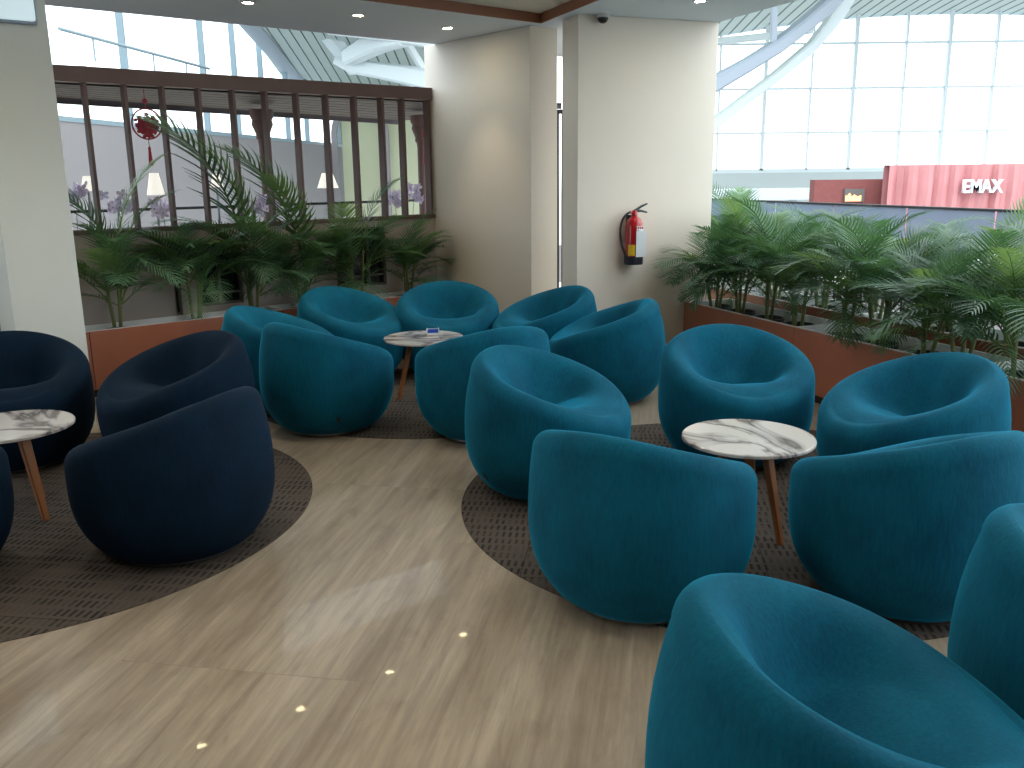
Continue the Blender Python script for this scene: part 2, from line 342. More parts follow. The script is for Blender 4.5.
# ------------------------------------------------------------------ tub chairs
CR, CZB, CZF, CB = 0.429, 0.718, 0.478, 0.276     # radius, back height, front height, base radius
def chair_parts(m):
    NP = 144
    def plane(xn): return (CZB+CZF)/2 - (CZB-CZF)/2*xn - (0.040*xn**3 if xn > 0 else 0)
    def rho(z, c=1.0):
        return rho0(z) - (0.040*c*c*min(1.2, z/0.68)**4 if c < 0 else 0)
    def rho0(z):
        zm = 0.37
        if z < zm: return CR-(CR-CB)*((zm-z)/zm)**3.0
        return CR*(1-0.085*((z-zm)/0.36)**2)
    rr = 0.068
    def smin(a, b, k):
        h = max(k-abs(a-b), 0)/k; return min(a, b)-h*h*k*0.25
    rows = []                       # list of (ring, kind)
    phis = [2*PI*k/NP for k in range(NP)]
    T = [0.0, .02, .05, .09, .14, .2, .28, .37, .47, .57, .67, .77, .86, .93, 1.0]
    zb = 0.022
    for t in T:
        rg = []
        for ph in phis:
            zt = plane(math.cos(ph)) - rr*1.15
            z = zb + t*(zt-zb); r = rho(z, math.cos(ph))
            if t < 0.04: r -= 0.012*(1-t/0.04)
            rg.append(Vector((r*math.cos(ph), r*math.sin(ph), z)))
        rows.append(rg)
    for k in range(1, 8):           # rolled rim
        a = PI/2*k/7*1.0; rg = []
        for ph in phis:
            zt = plane(math.cos(ph)) - rr*1.15; r = rho(zt, math.cos(ph)) - rr + rr*math.cos(a)
            rg.append(Vector((r*math.cos(ph), r*math.sin(ph), zt + rr*1.15*math.sin(a))))
        rows.append(rg)
    n_outer = len(rows)-1
    def inner(ph, q):
        r0 = rho(plane(math.cos(ph))-rr*1.15, math.cos(ph)) - rr; r = r0*q
        X, Yy = q*math.cos(ph), q*math.sin(ph)
        xn = X*r0/(CR*0.95)
        A = 0.275*((1-X)/1.30)**1.5; B = 0.275*((1+X)/0.70)**1.25
        Cc = 0.37*max(0.0, math.sqrt(max(0, 1-X*X))-abs(Yy))
        D = smin(smin(A, B, 0.004+0.16*Yy*Yy), Cc, 0.06)
        D += 0.028*math.exp(-abs(A-B)/0.022)*max(0, 1-(Yy/0.42)**2)
        e = min(1, max(0, (1-q)/0.50)); e = e*e*(3-2*e)
        z0 = plane(math.cos(ph)*q*1.0)
        # keep rim continuous with the rolled edge
        return Vector((r*math.cos(ph), r*math.sin(ph), z0-D*(0.18+0.82*e)))
    Q = [.985, .96, .93, .9] + [.875-.025*i for i in range(35)]
    for q in Q: rows.append([inner(ph, q) for ph in phis])
    # one continuous mesh for normals
    vs = [v for rg in rows for v in rg]; ctr = len(vs); vs.append(inner(0, 0.0))
    fs = []
    for i in range(len(rows)-1):
        for k in range(NP):
            j = (k+1) % NP; fs.append((i*NP+k, i*NP+j, (i+1)*NP+j, (i+1)*NP+k))
    i = len(rows)-1
    for k in range(NP): fs.append((i*NP+k, i*NP+(k+1) % NP, ctr))
    me = bpy.data.meshes.new('tmp'); me.from_pydata([tuple(v) for v in vs], [], fs); me.update(calc_edges=True)
    nrm = [Vector(v.normal) for v in me.vertices]
    # split into shell, backrest, seat
    def cls(f):
        if max(f) < (n_outer+3)*NP: return 0
        c = sum((vs[a] for a in f), Vector())/len(f)
        r0 = CR*0.95-rr; X = c.x/r0; Yy = c.y/r0
        return 1 if X < -0.30 else 2
    out = []
    for n, nm in enumerate(('shell', 'backrest', 'seat')):
        ff = [f for f in fs if cls(f) == n]; used = sorted({a for f in ff for a in f}); mp = {a: b for b, a in enumerate(used)}
        q = bpy.data.meshes.new(nm); q.from_pydata([tuple(vs[a]) for a in used], [], [tuple(mp[a] for a in f) for f in ff]); q.update()
        q.shade_smooth(); q.normals_split_custom_set_from_vertices([tuple(nrm[a]) for a in used])
        q.materials.append(MATS[m]); out.append((nm, q))
    bpy.data.meshes.remove(me)
    return out
def make_chair(m, label, group):
    t = thing('tub_chair', label, 'chair', group=group)
    for nm, me in chair_parts(m):
        o = bpy.data.objects.new(nm, me); COL.objects.link(o); o.parent = t
    bm = NB(); lathe(bm, [(0, 0), (0.258, 0), (0.268, 0.004), (0.268, 0.018), (0.258, 0.024), (0, 0.024)], 48)
    b = obj('swivel_base', bm, 'metal', t, smooth=True); b['label'] = 'thin metal disc under the chair'
    a = math.radians(-118); z = 0.135; r = CR-(CR-CB)*((0.37-z)/0.37)**2.9 + 0.003
    bm = NB(); bx(bm, -0.002, 0.002, -0.012, 0.012, -0.02, 0.02, bev=0.0012)
    bmesh.ops.transform(bm, matrix=Matrix.Translation((r*math.cos(a), r*math.sin(a), z)) @ Matrix.Rotation(a, 4, 'Z') @ Matrix.Rotation(math.radians(30), 4, 'Y'), verts=bm.verts)
    o = obj('fabric_tag', bm, 'tag', t); o['label'] = 'small dark tag'
    return t
CHAIRS = [
 ('teal', -1.613, 6.163,   3.2, 'teal tub chair furthest left, partly behind the one showing its back beside the navy chairs'),
 ('teal', -1.198, 5.641,  47.6, 'teal tub chair with its closed back to the room, nearest the navy group'),
 ('teal', -1.285, 7.060, -36.0, 'teal tub chair before the left planter, its bowl turned towards the small round table'),
 ('teal', -0.522, 7.253, 276.8, 'teal tub chair facing straight out from the pillar behind the far marble table'),
 ('teal',  0.270, 6.975, 203.0, 'teal tub chair in the corner under the narrow gap between the two pillars'),
 ('teal',  0.680, 6.300, 174.0, 'teal tub chair in profile standing below the fire extinguisher'),
 ('teal', -0.178, 5.445, 120.7, 'teal tub chair with its back turned, right of the far marble table'),
 ('teal',  0.180, 4.420, -27.0, 'teal tub chair with a dimpled bowl, at the left edge of the middle carpet'),
 ('teal',  0.484, 3.198,  57.0, 'teal tub chair seen squarely from behind at the front of the middle carpet'),
 ('teal',  1.261, 4.889, 276.0, 'teal tub chair facing the viewer right behind the middle marble table'),
 ('teal',  1.930, 4.150, 192.0, 'teal tub chair with open bowl in front of the right planter'),
 ('teal',  1.494, 3.181, 112.0, 'teal tub chair turned away, right of the middle table and below the planter chair'),
 ('teal',  0.708, 1.672,   2.0, 'large teal tub chair closest to the viewer, cut by the bottom of the photo'),
 ('teal',  1.575, 2.030, 340.0, 'teal tub chair cut off by the right edge of the photo'),
 ('navy', -2.877, 4.973, 300.0, 'dark navy tub chair beneath the left pillar behind the left marble table'),
 ('navy', -1.903, 4.927, 228.0, 'dark navy tub chair beside the left planter, its bowl facing left'),
 ('navy', -1.495, 3.740, 160.0, 'dark navy tub chair with its closed side to the aisle at the carpet front'),
 ('navy', -2.490, 3.360,  90.0, 'dark navy tub chair of which only a sliver shows at the left edge'),
]
first = {}
for m, x, y, a, lab in CHAIRS:
    g = ('teal' if m == 'teal' else 'navy')+' tub chairs round the marble tables'
    if m not in first: t = make_chair(m, lab, g); first[m] = t; t.location = (x, y, 0.004); t.rotation_euler = (0, 0, math.radians(a))
    else: dup(first[m], (x, y, 0.004), math.radians(a), lab, g)

# ------------------------------------------------------------------ carpets
for (x, y, lab) in ((1.151, 4.192, 'dark brown round carpet under the middle group of teal chairs'),
                    (-0.60, 6.72, 'dark brown round carpet under the far group of teal chairs'),
                    (-2.435, 4.14, 'dark brown round carpet under the navy chairs')):
    bm = NB(); lathe(bm, [(0, 0.0002), (1.41, 0.0002), (1.41, 0.0035), (1.405, 0.004), (0, 0.004)], 128)
    tag(obj('round_carpet', bm, 'carpet', smooth=True, loc=(x, y, 0)), lab, 'carpet', 'round carpets under the seating groups')

# ------------------------------------------------------------------ tables
def make_table(label):
    t = thing('coffee_table', label, 'table', group='round marble coffee tables')
    bm = NB(); lathe(bm, [(0, 0.432), (0.282, 0.432), (0.29, 0.436), (0.29, 0.446), (0.286, 0.45), (0, 0.45)], 72); obj('tabletop', bm, 'marble', t, smooth=True)
    bm = NB(); lathe(bm, [(0, 0.412), (0.15, 0.412), (0.15, 0.432), (0, 0.432)], 40); o = obj('mounting_disc', bm, 'oak', t, smooth=True)
    for k in range(3):
        a = math.radians(200+120*k); bm = NB()
        u = Vector((math.cos(a), math.sin(a), 0)); v = Vector((-u.y, u.x, 0))
        top = u*0.10; bot = u*0.20; vs = []
        for (p, z, w, d) in ((top, 0.414, 0.024, 0.017), (bot, 0.0, 0.015, 0.012)):
            vs.append([bm.verts.new(p + v*w*sx + u*d*sy + Vector((0, 0, z))) for sx, sy in ((-1, -1), (1, -1), (1, 1), (-1, 1))])
        for i in range(4): bm.faces.new((vs[0][i], vs[0][(i+1) % 4], vs[1][(i+1) % 4], vs[1][i]))
        bm.faces.new(vs[0]); bm.faces.new(vs[1])
        bmesh.ops.bevel(bm, geom=list(bm.edges), offset=0.004, segments=2, affect='EDGES')
        obj('leg', bm, 'oak', t)
    return t
T1 = make_table('far round marble coffee table carrying a small blue and white holder'); T1.location = (-0.637, 6.365, 0.004); T1.rotation_euler = (0, 0, math.radians(0))
dup(T1, (1.045, 3.788, 0.004), math.radians(108), 'round marble coffee table with grey veins among the middle teal chairs')
dup(T1, (-2.42, 4.12, 0.004), math.radians(130), 'round marble coffee table among the navy chairs at the left edge')
# blue and white holder on the far table
hp = G(433, 335, 0.454)
t = thing('sachet_holder', 'small white holder with blue sachets on the far marble table', 'holder', (hp.x, hp.y, 0.454), 0.15)
bm = NB(); bx(bm, -.045, .045, -.028, .028, 0, .004); bx(bm, -.045, -.041, -.028, .028, 0, .05); bx(bm, .041, .045, -.028, .028, 0, .05); bx(bm, -.045, .045, .024, .028, 0, .045); bx(bm, -.045, .045, -.028, -.025, 0, .02)
obj('tray', bm, 'white', t)
bm = NB()
for k in range(5): bx(bm, -.037, .037, -.02+.008*k, -.015+.008*k, .005, .042)
obj('sachets', bm, 'blue', t)

# ------------------------------------------------------------------ floor and ceiling
def poly(pts, z0, z1):
    bm = NB(); a = [bm.verts.new((p.x, p.y, z0)) for p in pts]; b = [bm.verts.new((p.x, p.y, z1)) for p in pts]
    bm.faces.new(a); bm.faces.new(b); n = len(pts)
    for i in range(n): bm.faces.new((a[i], a[(i+1) % n], b[(i+1) % n], b[i]))
    return bm
fl = [Rr(-14, 5.75), Rr(9, 5.75), L(9, 3.2), L(-14, 3.2), Vector((-11, -4, 0)), Vector((11, -4, 0))]
struct('floor', poly([Vector((-13, -4.5, 0)), Vector((12, -4.5, 0)), Rr(-9, 5.75), Rr(11, 5.75), Vector((-2, 21, 0)), Vector((-14, 12, 0))], -0.25, 0.0), 'travertine')
ZC = 2.79
bm = NB(); bx(bm, -12, 12, 1.35, 5.5, 0.0, 0.006, MR); struct('floor_cafe', bm, 'cafe_floor')
# ceiling slab with a raised tray
oL, oR = 0.27, 0.25
def isect(p, d, q, e):
    den = d.x*e.y-d.y*e.x; t = ((q.x-p.x)*e.y-(q.y-p.y)*e.x)/den; return p+d*t
cor = isect(L(0, oL), dL, Rr(0, oR), dR)             # where both edges would meet (behind the pillars)
tc = G(541, 23, ZC)                                   # far corner of the raised tray
ring_out = [cor, cor-dR*11.5, Vector((6.2, -3.6, 0)), Vector((-9.5, -3.6, 0)), cor-dL*12.5]
ring_in = [tc, tc-dR*8.0, Vector((2.2, -2.2, 0)), Vector((-5.5, -2.2, 0)), tc-dL*6.5]
bm = NB()
o0 = [bm.verts.new((p.x, p.y, ZC)) for p in ring_out]; i0 = [bm.verts.new((p.x, p.y, ZC)) for p in ring_in]
i1 = [bm.verts.new((p.x, p.y, ZC+0.07)) for p in ring_in]; o1 = [bm.verts.new((p.x, p.y, ZC+0.32)) for p in ring_out]
for k in range(5):
    j = (k+1) % 5
    bm.faces.new((o0[k], o0[j], i0[j], i0[k])); bm.faces.new((o0[k], o0[j], o1[j], o1[k]))
f = bm.faces.new(i1); f.material_index = 1
bm.faces.new(o1)
struct('ceiling', bm, ['ceiling', 'tray'], fixn=False)
bm = NB()
for k in range(5):
    j = (k+1) % 5; p, q = ring_in[k], ring_in[j]; c = sum(ring_in, Vector())/5
    pi, qi = p+(c-p).normalized()*0.02, q+(c-q).normalized()*0.02
    vs = [bm.verts.new((w.x, w.y, z)) for w, z in ((p, ZC-0.004), (q, ZC-0.004), (q, ZC+0.07), (p, ZC+0.07), (pi, ZC-0.004), (qi, ZC-0.004), (qi, ZC+0.07), (pi, ZC+0.07))]
    for q4 in ((0, 1, 2, 3), (4, 5, 6, 7), (0, 1, 5, 4), (3, 2, 6, 7)): bm.faces.new([vs[a] for a in q4])
struct('trim_1', bm, 'fascia_wood')
# back and side walls behind the camera
bm = NB(); bx(bm, -9.5, 6.2, -3.7, -3.5, 0, 2.79); struct('wall_back', bm, 'back_wall')
bm = NB(); bx(bm, -9.6, -9.4, -3.5, -1.0, 0, 2.79); struct('wall_left', bm, 'back_wall')
bm = NB(); bx(bm, 6.15, 6.35, -3.5, -1.2, 0, 2.79); struct('wall_right', bm, 'back_wall')

# ------------------------------------------------------------------ pillars
def lbox(s0, s1, o0, o1, z0, z1, Mx, bev=0.0, bm=None):
    b = bm or NB(); bx(b, s0, s1, o0, o1, z0, z1, Mx, bev); return b
def square_pillar(label, Mx, s0, s1, o0, o1, m):
    o = obj('square_pillar', lbox(s0, s1, o0, o1, 0, ZC-0.001, Mx, 0.004), m); return tag(o, label, 'pillar')
square_pillar('beige wall pillar meeting the wooden lattice', ML, 3.39, 3.70, -1.08, 0.45, 'pillar')
square_pillar('wide beige wall pillar carrying the fire extinguisher', MR, 0.002, 0.30, -1.025, 0.245, 'pillar')
bm = NB(); bx(bm, 0.475, 0.505, 9.3, 9.36, 0, 2.18); bx(bm, 0.53, 0.55, 9.3, 9.36, 0, 2.18); bx(bm, 0.475, 0.55, 9.3, 9.36, 2.18, 2.22); struct('trim_3', bm, 'canopy_wood')
c1 = (-0.223, -0.793)
r = ray(16, 335); tt = ((PL+nL*c1[1]-CAM).dot(nL))/r.dot(nL); sl = (CAM+r*tt-PL).dot(dL)
square_pillar('pale cream pillar at the left edge behind the navy chairs', ML, sl, c1[0], c1[1], c1[1]+0.45, 'pillar_cream')

# emergency light on the left pillar (front face, local o = c1[1])
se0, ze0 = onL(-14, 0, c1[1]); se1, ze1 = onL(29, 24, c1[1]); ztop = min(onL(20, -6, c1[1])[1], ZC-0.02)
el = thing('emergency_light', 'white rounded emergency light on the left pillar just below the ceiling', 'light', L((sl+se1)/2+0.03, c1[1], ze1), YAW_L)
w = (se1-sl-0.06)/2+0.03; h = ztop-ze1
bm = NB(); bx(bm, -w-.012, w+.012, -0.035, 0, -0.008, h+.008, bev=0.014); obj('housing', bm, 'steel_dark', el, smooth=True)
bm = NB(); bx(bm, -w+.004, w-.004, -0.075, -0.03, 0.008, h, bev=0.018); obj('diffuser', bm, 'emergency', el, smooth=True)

# security camera on the ceiling
p = G(603, 14, ZC)
sc = thing('security_camera', 'small grey dome camera on the ceiling above the wide pillar', 'camera', (p.x, p.y, ZC), 0)
bm = NB(); lathe(bm, [(0, 0), (0.055, 0), (0.055, -0.02), (0.047, -0.028), (0, -0.028)], 28); obj('housing', bm, 'downlight_rim', sc, smooth=True)
bm = NB(); lathe(bm, [(0.042, -0.028), (0.040, -0.042), (0.030, -0.058), (0.014, -0.067), (0, -0.069)], 24); obj('dome', bm, 'black', sc, smooth='all')

# downlights: the soffit row, then unseen ones added to brighten the seating
FILL_GRID = [(gx, gy, 'recessed fill downlight added overhead, out of view') for gx, gy in ((-2.6, 4.2), (-1.3, 4.9), (-2.6, 2.2), (-1.0, 2.9), (0.3, 4.4), (0.3, 2.2), (1.7, 4.9), (1.7, 3.2), (2.6, 1.6), (0.9, 0.4), (-1.2, 0.6), (-3.0, 0.3), (3.0, -0.6), (0.2, -1.4))]
lights = [(-2.50, 6.22, 'recessed downlight nearest the left pillar'), (-1.823, 6.70, 'lit recessed downlight, leftmost of the three visible in the soffit'), (-1.141, 7.26, 'lit recessed downlight, middle one of the row above the lattice'),
          (-0.504, 7.92, 'lit recessed downlight in the soffit beside the beige pillar'), (1.382, 6.846, 'unlit looking recessed downlight in the soffit above the wide pillar'),
          ]
for gx, gy, gl in FILL_GRID: lights.append((gx, gy, gl))
dl0 = None
for k, (x, y, lab) in enumerate(lights):
    if dl0 is None:
        dl0 = thing('downlight', lab, 'light', (x, y, ZC), 0, 'recessed ceiling downlights')
        bm = NB(); lathe(bm, [(0.040, 0.004), (0.038, -0.004), (0.050, -0.005), (0.056, 0.0), (0.056, 0.001)], 28); obj('trim_ring', bm, 'downlight_rim', dl0, smooth=True)
        bm = NB(); lathe(bm, [(0, -0.004), (0.025, -0.004), (0.036, -0.001)], 24); obj('bulb', bm, 'lamp_glow', dl0)
    else: dup(dl0, (x, y, ZC), 0, lab)
    ld = bpy.data.lights.new('downlight_beam', 'SPOT'); ld.energy = 14 if k < 4 else (5 if k == 4 else 9); ld.color = (1, 0.80, 0.58) if k < 5 else (1, 0.95, 0.90); ld.spot_size = math.radians(75 if k < 5 else 130); ld.spot_blend = 0.8; ld.shadow_soft_size = 0.04 if k < 5 else .15
    lo = bpy.data.objects.new('downlight_beam', ld); COL.objects.link(lo); lo.location = (x, y, ZC-0.02)

# ------------------------------------------------------------------ planters
def planter(name, label, Mx, s0, s1, o0, o1, zt, units, loc_group, wood='planter_wood'):
    root = tag(bpy.data.objects.new(name, None), label, 'planter', loc_group); COL.objects.link(root); root.matrix_world = Mx.copy()
    th = 0.022
    # outer panels, one per unit, with a thin seam between
    for k in range(len(units)-1):
        a, b = units[k], units[k+1]
        bm = NB(); bx(bm, a+0.003, b-0.003, o0, o0+th, 0.06, zt, bev=0.002); obj('front_panel', bm, wood, root)
        bm = NB(); bx(bm, a+0.003, b-0.003, o1-th, o1, 0.06, zt, bev=0.002); obj('back_panel', bm, wood, root)
    bm = NB()
    for e in (s0, s1-th): bx(bm, e, e+th, o0+th, o1-th, 0.06, zt)
    obj('end_panel', bm, wood, root)
    bm = NB(); bx(bm, s0+.01, s1-.01, o0+.03, o1-.03, 0.0, 0.07); obj('plinth', bm, 'seam', root)
    # white liner: inner walls, dividers and rim
    bm = NB()
    bx(bm, s0+th, s1-th, o0+th, o0+th+.012, 0.1, zt+.004); bx(bm, s0+th, s1-th, o1-th-.012, o1-th, 0.1, zt+.004)
    for e in units:
        e0 = min(max(e-.012, s0+th), s1-th-.024); bx(bm, e0, e0+.024, o0+th+.012, o1-th-.012, 0.1, zt+.004)
    bx(bm, s0+th, s1-th, o0+th, o1-th, 0.08, 0.1)
    o = obj('liner', bm, 'white', root); o['label'] = 'white inner lining'
    return root
planter('long_planter', 'long low brown wooden planter on the right with potted palms in front', MR, -8.0, 0.0, 0.0, 0.47, 0.5, [-8.0, -6.6, -5.9, -4.43, -2.95, -1.475, 0.0], 'low wooden planters')
planter('long_planter', 'second brown planter standing behind the front right planter', MR, -8.0, 2.2, 0.76, 1.23, 0.5, [-8.0, -6.3, -4.6, -2.9, -1.2, 0.5, 2.2], 'low wooden planters', 'fascia_wood')
planter('long_planter', 'low brown wooden planter in front of the grey lattice wall on the left', ML, -6.0, 3.385, 0.0, 0.33, 0.5, [-6.0, -4.5, -3.0, -1.5, 0.0, 1.55, 3.385], 'low wooden planters')

# ------------------------------------------------------------------ palms
def frond_mesh(name, ln, droop, seed, leafm):
    rg = random.Random(seed); bm = NB(); n = 24; pts = []
    p = Vector((0, 0, 0)); el = 0.0; st = ln/n
    for i in range(n+1):
        t = i/n; pts.append(p.copy())
        ang = -droop*t**1.6; p = p + Vector((math.cos(ang), 0, math.sin(ang)))*st
    tube(bm, pts, [0.006*(1-0.85*i/n) for i in range(n+1)], 5)
    nf = len(bm.faces)
    for i in range(int(n*0.24), n+1):
        t = i/n
        tan = (pts[min(i+1, n)]-pts[i-1]).normalized(); side = Vector((0, 1, 0)); nor = tan.cross(side)*-1
        if nor.z < 0: nor = -nor
        le = ln*0.36*(math.sin(PI*min(1, 0.22+0.74*t))**0.7)*rg.uniform(.88, 1.08)
        wd = 0.0052*rg.uniform(.8, 1.15)
        for sgn in (-1, 1):
            fw = 0.45+0.8*t
            d = (side*sgn + tan*fw + nor*rg.uniform(.22, .42)).normalized()
            q0 = pts[i]; W = d.cross(nor).normalized()
            prev = None
            for j in range(5):
                u = j/4; c = q0 + d*le*u + Vector((0, 0, -1))*le*0.34*u*u; w2 = wd*(1.0 if j == 0 else (1-u)**0.55*1.5 if u < 1 else 0.03)
                w2 = max(w2, 0.0007)
                a = bm.verts.new(c-W*w2); b = bm.verts.new(c+W*w2)
                if prev: bm.faces.new((prev[0], prev[1], b, a))
                prev = (a, b)
    for k, f in enumerate(bm.faces): f.material_index = 0 if k < nf else 1; f.smooth = True
    me = bpy.data.meshes.new(name); bm.to_mesh(me); bm.free(); me.materials.append(MATS['rachis']); me.materials.append(MATS[leafm]); return me
FR = [frond_mesh('frond', 0.62, 1.2, 1, 'leaf'), frond_mesh('frond', 0.72, 1.5, 2, 'leaf'), frond_mesh('frond', 0.60, 0.9, 3, 'leaf_light'), frond_mesh('frond', 0.66, 1.8, 4, 'leaf'), frond_mesh('frond', 0.70, 1.1, 5, 'leaf')]
bm = NB(); lathe(bm, [(0, 0), (0.095, 0), (0.118, 0.27), (0.130, 0.275), (0.130, 0.305), (0.120, 0.305), (0.114, 0.27), (0, 0.268)], 28)
for f in bm.faces: f.material_index = 1 if f.calc_center_median().z > 0.26 and max(v.co.to_2d().length for v in f.verts) < 0.116 else 0
po = obj('pot', bm, ['pot', 'soil'], smooth=True); POT = po.data; bpy.data.objects.remove(po)
def palm(loc, height, label, seed, group, nfr=13, tall=None, wall=None):
    rg = random.Random(seed); rz_ = rg.uniform(0, 6.28); t = thing('potted_palm', label, 'plant', loc, rz_, group)
    o = bpy.data.objects.new('pot', POT); COL.objects.link(o); o.parent = t
    nc = rg.choice((3, 4)); tops = []
    for k in range(nc):
        a = 2*PI*k/nc+rg.uniform(-.4, .4); r0 = rg.uniform(.015, .045); h = height*rg.uniform(.22, .40); lean = rg.uniform(.02, .07)
        p0 = Vector((r0*math.cos(a), r0*math.sin(a), .26)); p1 = Vector(((r0+lean)*math.cos(a), (r0+lean)*math.sin(a), .27+h))
        bm = NB(); n = 8
        tube(bm, [p0.lerp(p1, i/n)+Vector((0, 0, 0)) for i in range(n+1)], [0.014-0.004*i/n + (0.0015 if i % 2 else 0) for i in range(n+1)], 8)
        obj('cane', bm, 'cane', t, smooth='all'); tops.append((p1, a))
    for k in range(nfr):
        p1, a0 = tops[k % nc]; p1 = p1.copy(); p1.z -= (p1.z-.27)*(0 if k < nc else rg.uniform(0, .55)); me = FR[rg.randrange(5)]
        o = bpy.data.objects.new('frond', me); COL.objects.link(o); o.parent = t
        az_ = a0 + rg.uniform(-1.3, 1.3) if k >= nc else rg.uniform(0, 6.28)
        if wall is not None:
            dv = Vector((math.cos(az_+rz_), math.sin(az_+rz_), 0)); c_ = dv.dot(wall)
            if c_ > 0.12: dv = dv-wall*(c_+0.12+0.1*rg.random()); az_ = math.atan2(dv.y, dv.x)-rz_
        el = math.radians(rg.uniform(45, 78)) if k >= 2 else math.radians(rg.uniform(76, 86))
        if k > nfr*0.72: el = math.radians(rg.uniform(15, 45))
        sc_ = (height-.27)*rg.uniform(.78, 1.1)/0.90
        if wall is nL: sc_ *= 0.84
        if k < 2 and tall: sc_ *= tall*1.12; o.data = FR[2+k*2]
        o.location = p1; o.rotation_euler = (rg.uniform(-.3, .3), -el, az_); o.scale = (sc_,)*3
    return t
LPOS = [(119, 327, 1.38, 1.3), (197, 318, 1.34, None), (253, 303, 1.40, 1.6), (303, 300, 1.38, 1.55), (357, 292, 1.36, 1.1), (408, 285, 1.10, None)]
LLAB = ['potted palm in the left planter right beside the cream pillar', 'bushy dark potted palm, second from the cream pillar in the left planter',
        'tall potted palm whose pale frond rises in front of the lattice posts', 'potted palm behind the teal chairs with an upright frond before the dark column',
        'potted palm in front of the dark partition window', 'potted palm at the right end of the left planter beside the beige pillar']
for k, (px, py, h, tl) in enumerate(LPOS):
    s, _ = onL(px, py, 0.16); palm(L(s, 0.165, 0.165), h, LLAB[k], 20+k, 'potted palms in the left planter', 24, tl, nL)
palm(L(-1.35, 0.165, 0.165), 1.1, 'potted palm glimpsed left of the cream pillar at the photo edge', 31, 'potted palms in the left planter', 13, None, nL)
RX = [(717, 308), (740, 311), (768, 318), (797, 328), (845, 338), (878, 348), (926, 354), (963, 362), (1016, 385)]
RLAB = ['potted palm at the far end of the right planter arching over the beige pillar', 'potted palm second from the beige pillar in the right planter', 'potted palm third from the beige pillar in the right planter',
        'thin stemmed potted palm beside the divider of the right planter', 'full potted palm just right of the planter divider', 'potted palm with brownish base left of the planter chair back',
        'potted palm with several thin stems rising behind the teal chair near the planter', 'dense potted palm second from the right edge in the front planter', 'potted palm at the right edge of the photo']
for k, (px, py) in enumerate(RX):
    s, _ = onR(px, py, 0.24); palm(Rr(s, 0.235, 0.165), 1.06+0.06*(k % 3), RLAB[k], 50+k, 'potted palms in the front right planter', 26, None, dR if k < 2 else None)
ORD = ['first', 'second', 'third', 'fourth', 'fifth', 'sixth', 'seventh', 'eighth', 'ninth', 'tenth', 'eleventh']
for k in range(11):
    s = 1.9-0.62*k; palm(Rr(s, 0.995, 0.165), 1.08+0.07*(k % 3), 'potted palm in the back right planter, '+ORD[k]+' from the beige pillar end', 80+k, 'potted palms in the second right planter', 20)

# ------------------------------------------------------------------ lattice wall on the left
OL = 0.35
def pbox(s0, s1, o0, o1, z0, z1, bev=0.0): return lbox(s0, s1, o0, o1, z0, z1, ML, bev)
# partition wall with two window openings
wins = [(0.775, 0.83, 0.50, 0.97), (0.98, 1.36, 0.55, 0.98), (2.27, 2.80, 0.58, 1.13)]
bm = NB(); ZS = 1.185
edges = [-6.0] + [v for w in wins for v in (w[0], w[1])] + [3.385]
for k in range(0, len(edges), 2): bx(bm, edges[k], edges[k+1], OL, OL+0.10, 0, ZS, ML)
for w in wins:
    bx(bm, w[0], w[1], OL, OL+0.10, 0, w[2], ML); bx(bm, w[0], w[1], OL, OL+0.10, w[3], ZS, ML)
struct('wall_partition', bm, 'partition')
for n, w in enumerate(wins):
    bm = NB(); t_ = 0.018
    bx(bm, w[0], w[1], OL+.02, OL+.06, w[2], w[2]+t_, ML); bx(bm, w[0], w[1], OL+.02, OL+.06, w[3]-t_, w[3], ML)
    nm = max(1, round((w[1]-w[0])/0.17)) if n else 1
    for k in range(nm+1):
        s = w[0]+(w[1]-w[0])*k/nm; s = min(max(s, w[0]+t_/2), w[1]-t_/2); bx(bm, s-t_/2, s+t_/2, OL+.02, OL+.06, w[2]+t_, w[3]-t_, ML)
    if n: bx(bm, w[0]+t_, w[1]-t_, OL+.02, OL+.06, w[2]+.09, w[2]+.105, ML)
    o = struct('window_%d' % (n+1), bm, 'frame_grey')
    bm = NB(); bx(bm, w[0]+.001, w[1]-.001, OL+.062, OL+.07, w[2]+.001, w[3]-.001, ML); obj('window_pane', bm, 'dark_glass', o)
lat = tag(bpy.data.objects.new('wooden_lattice', None), 'dark brown slatted wooden screen above the grey wall on the left', 'screen'); COL.objects.link(lat); lat.matrix_world = ML.copy()
bm = NB(); bx(bm, -6.0, 3.385, OL-0.02, OL+0.10, 2.292, 2.404, bev=.004); obj('top_beam', bm, 'lattice', lat)
bm = NB(); bx(bm, -6.0, 3.385, OL-0.015, OL+0.11, ZS, 1.221, bev=.003); obj('sill', bm, 'lattice', lat)
ps = [0.27+0.286*k for k in range(-20, 10)]+[3.07, 3.36]
for s in ps:
    bm = NB(); bx(bm, s-0.012, s+0.012, OL, OL+0.09, 1.221, 2.292, bev=.002); obj('post', bm, 'lattice', lat)
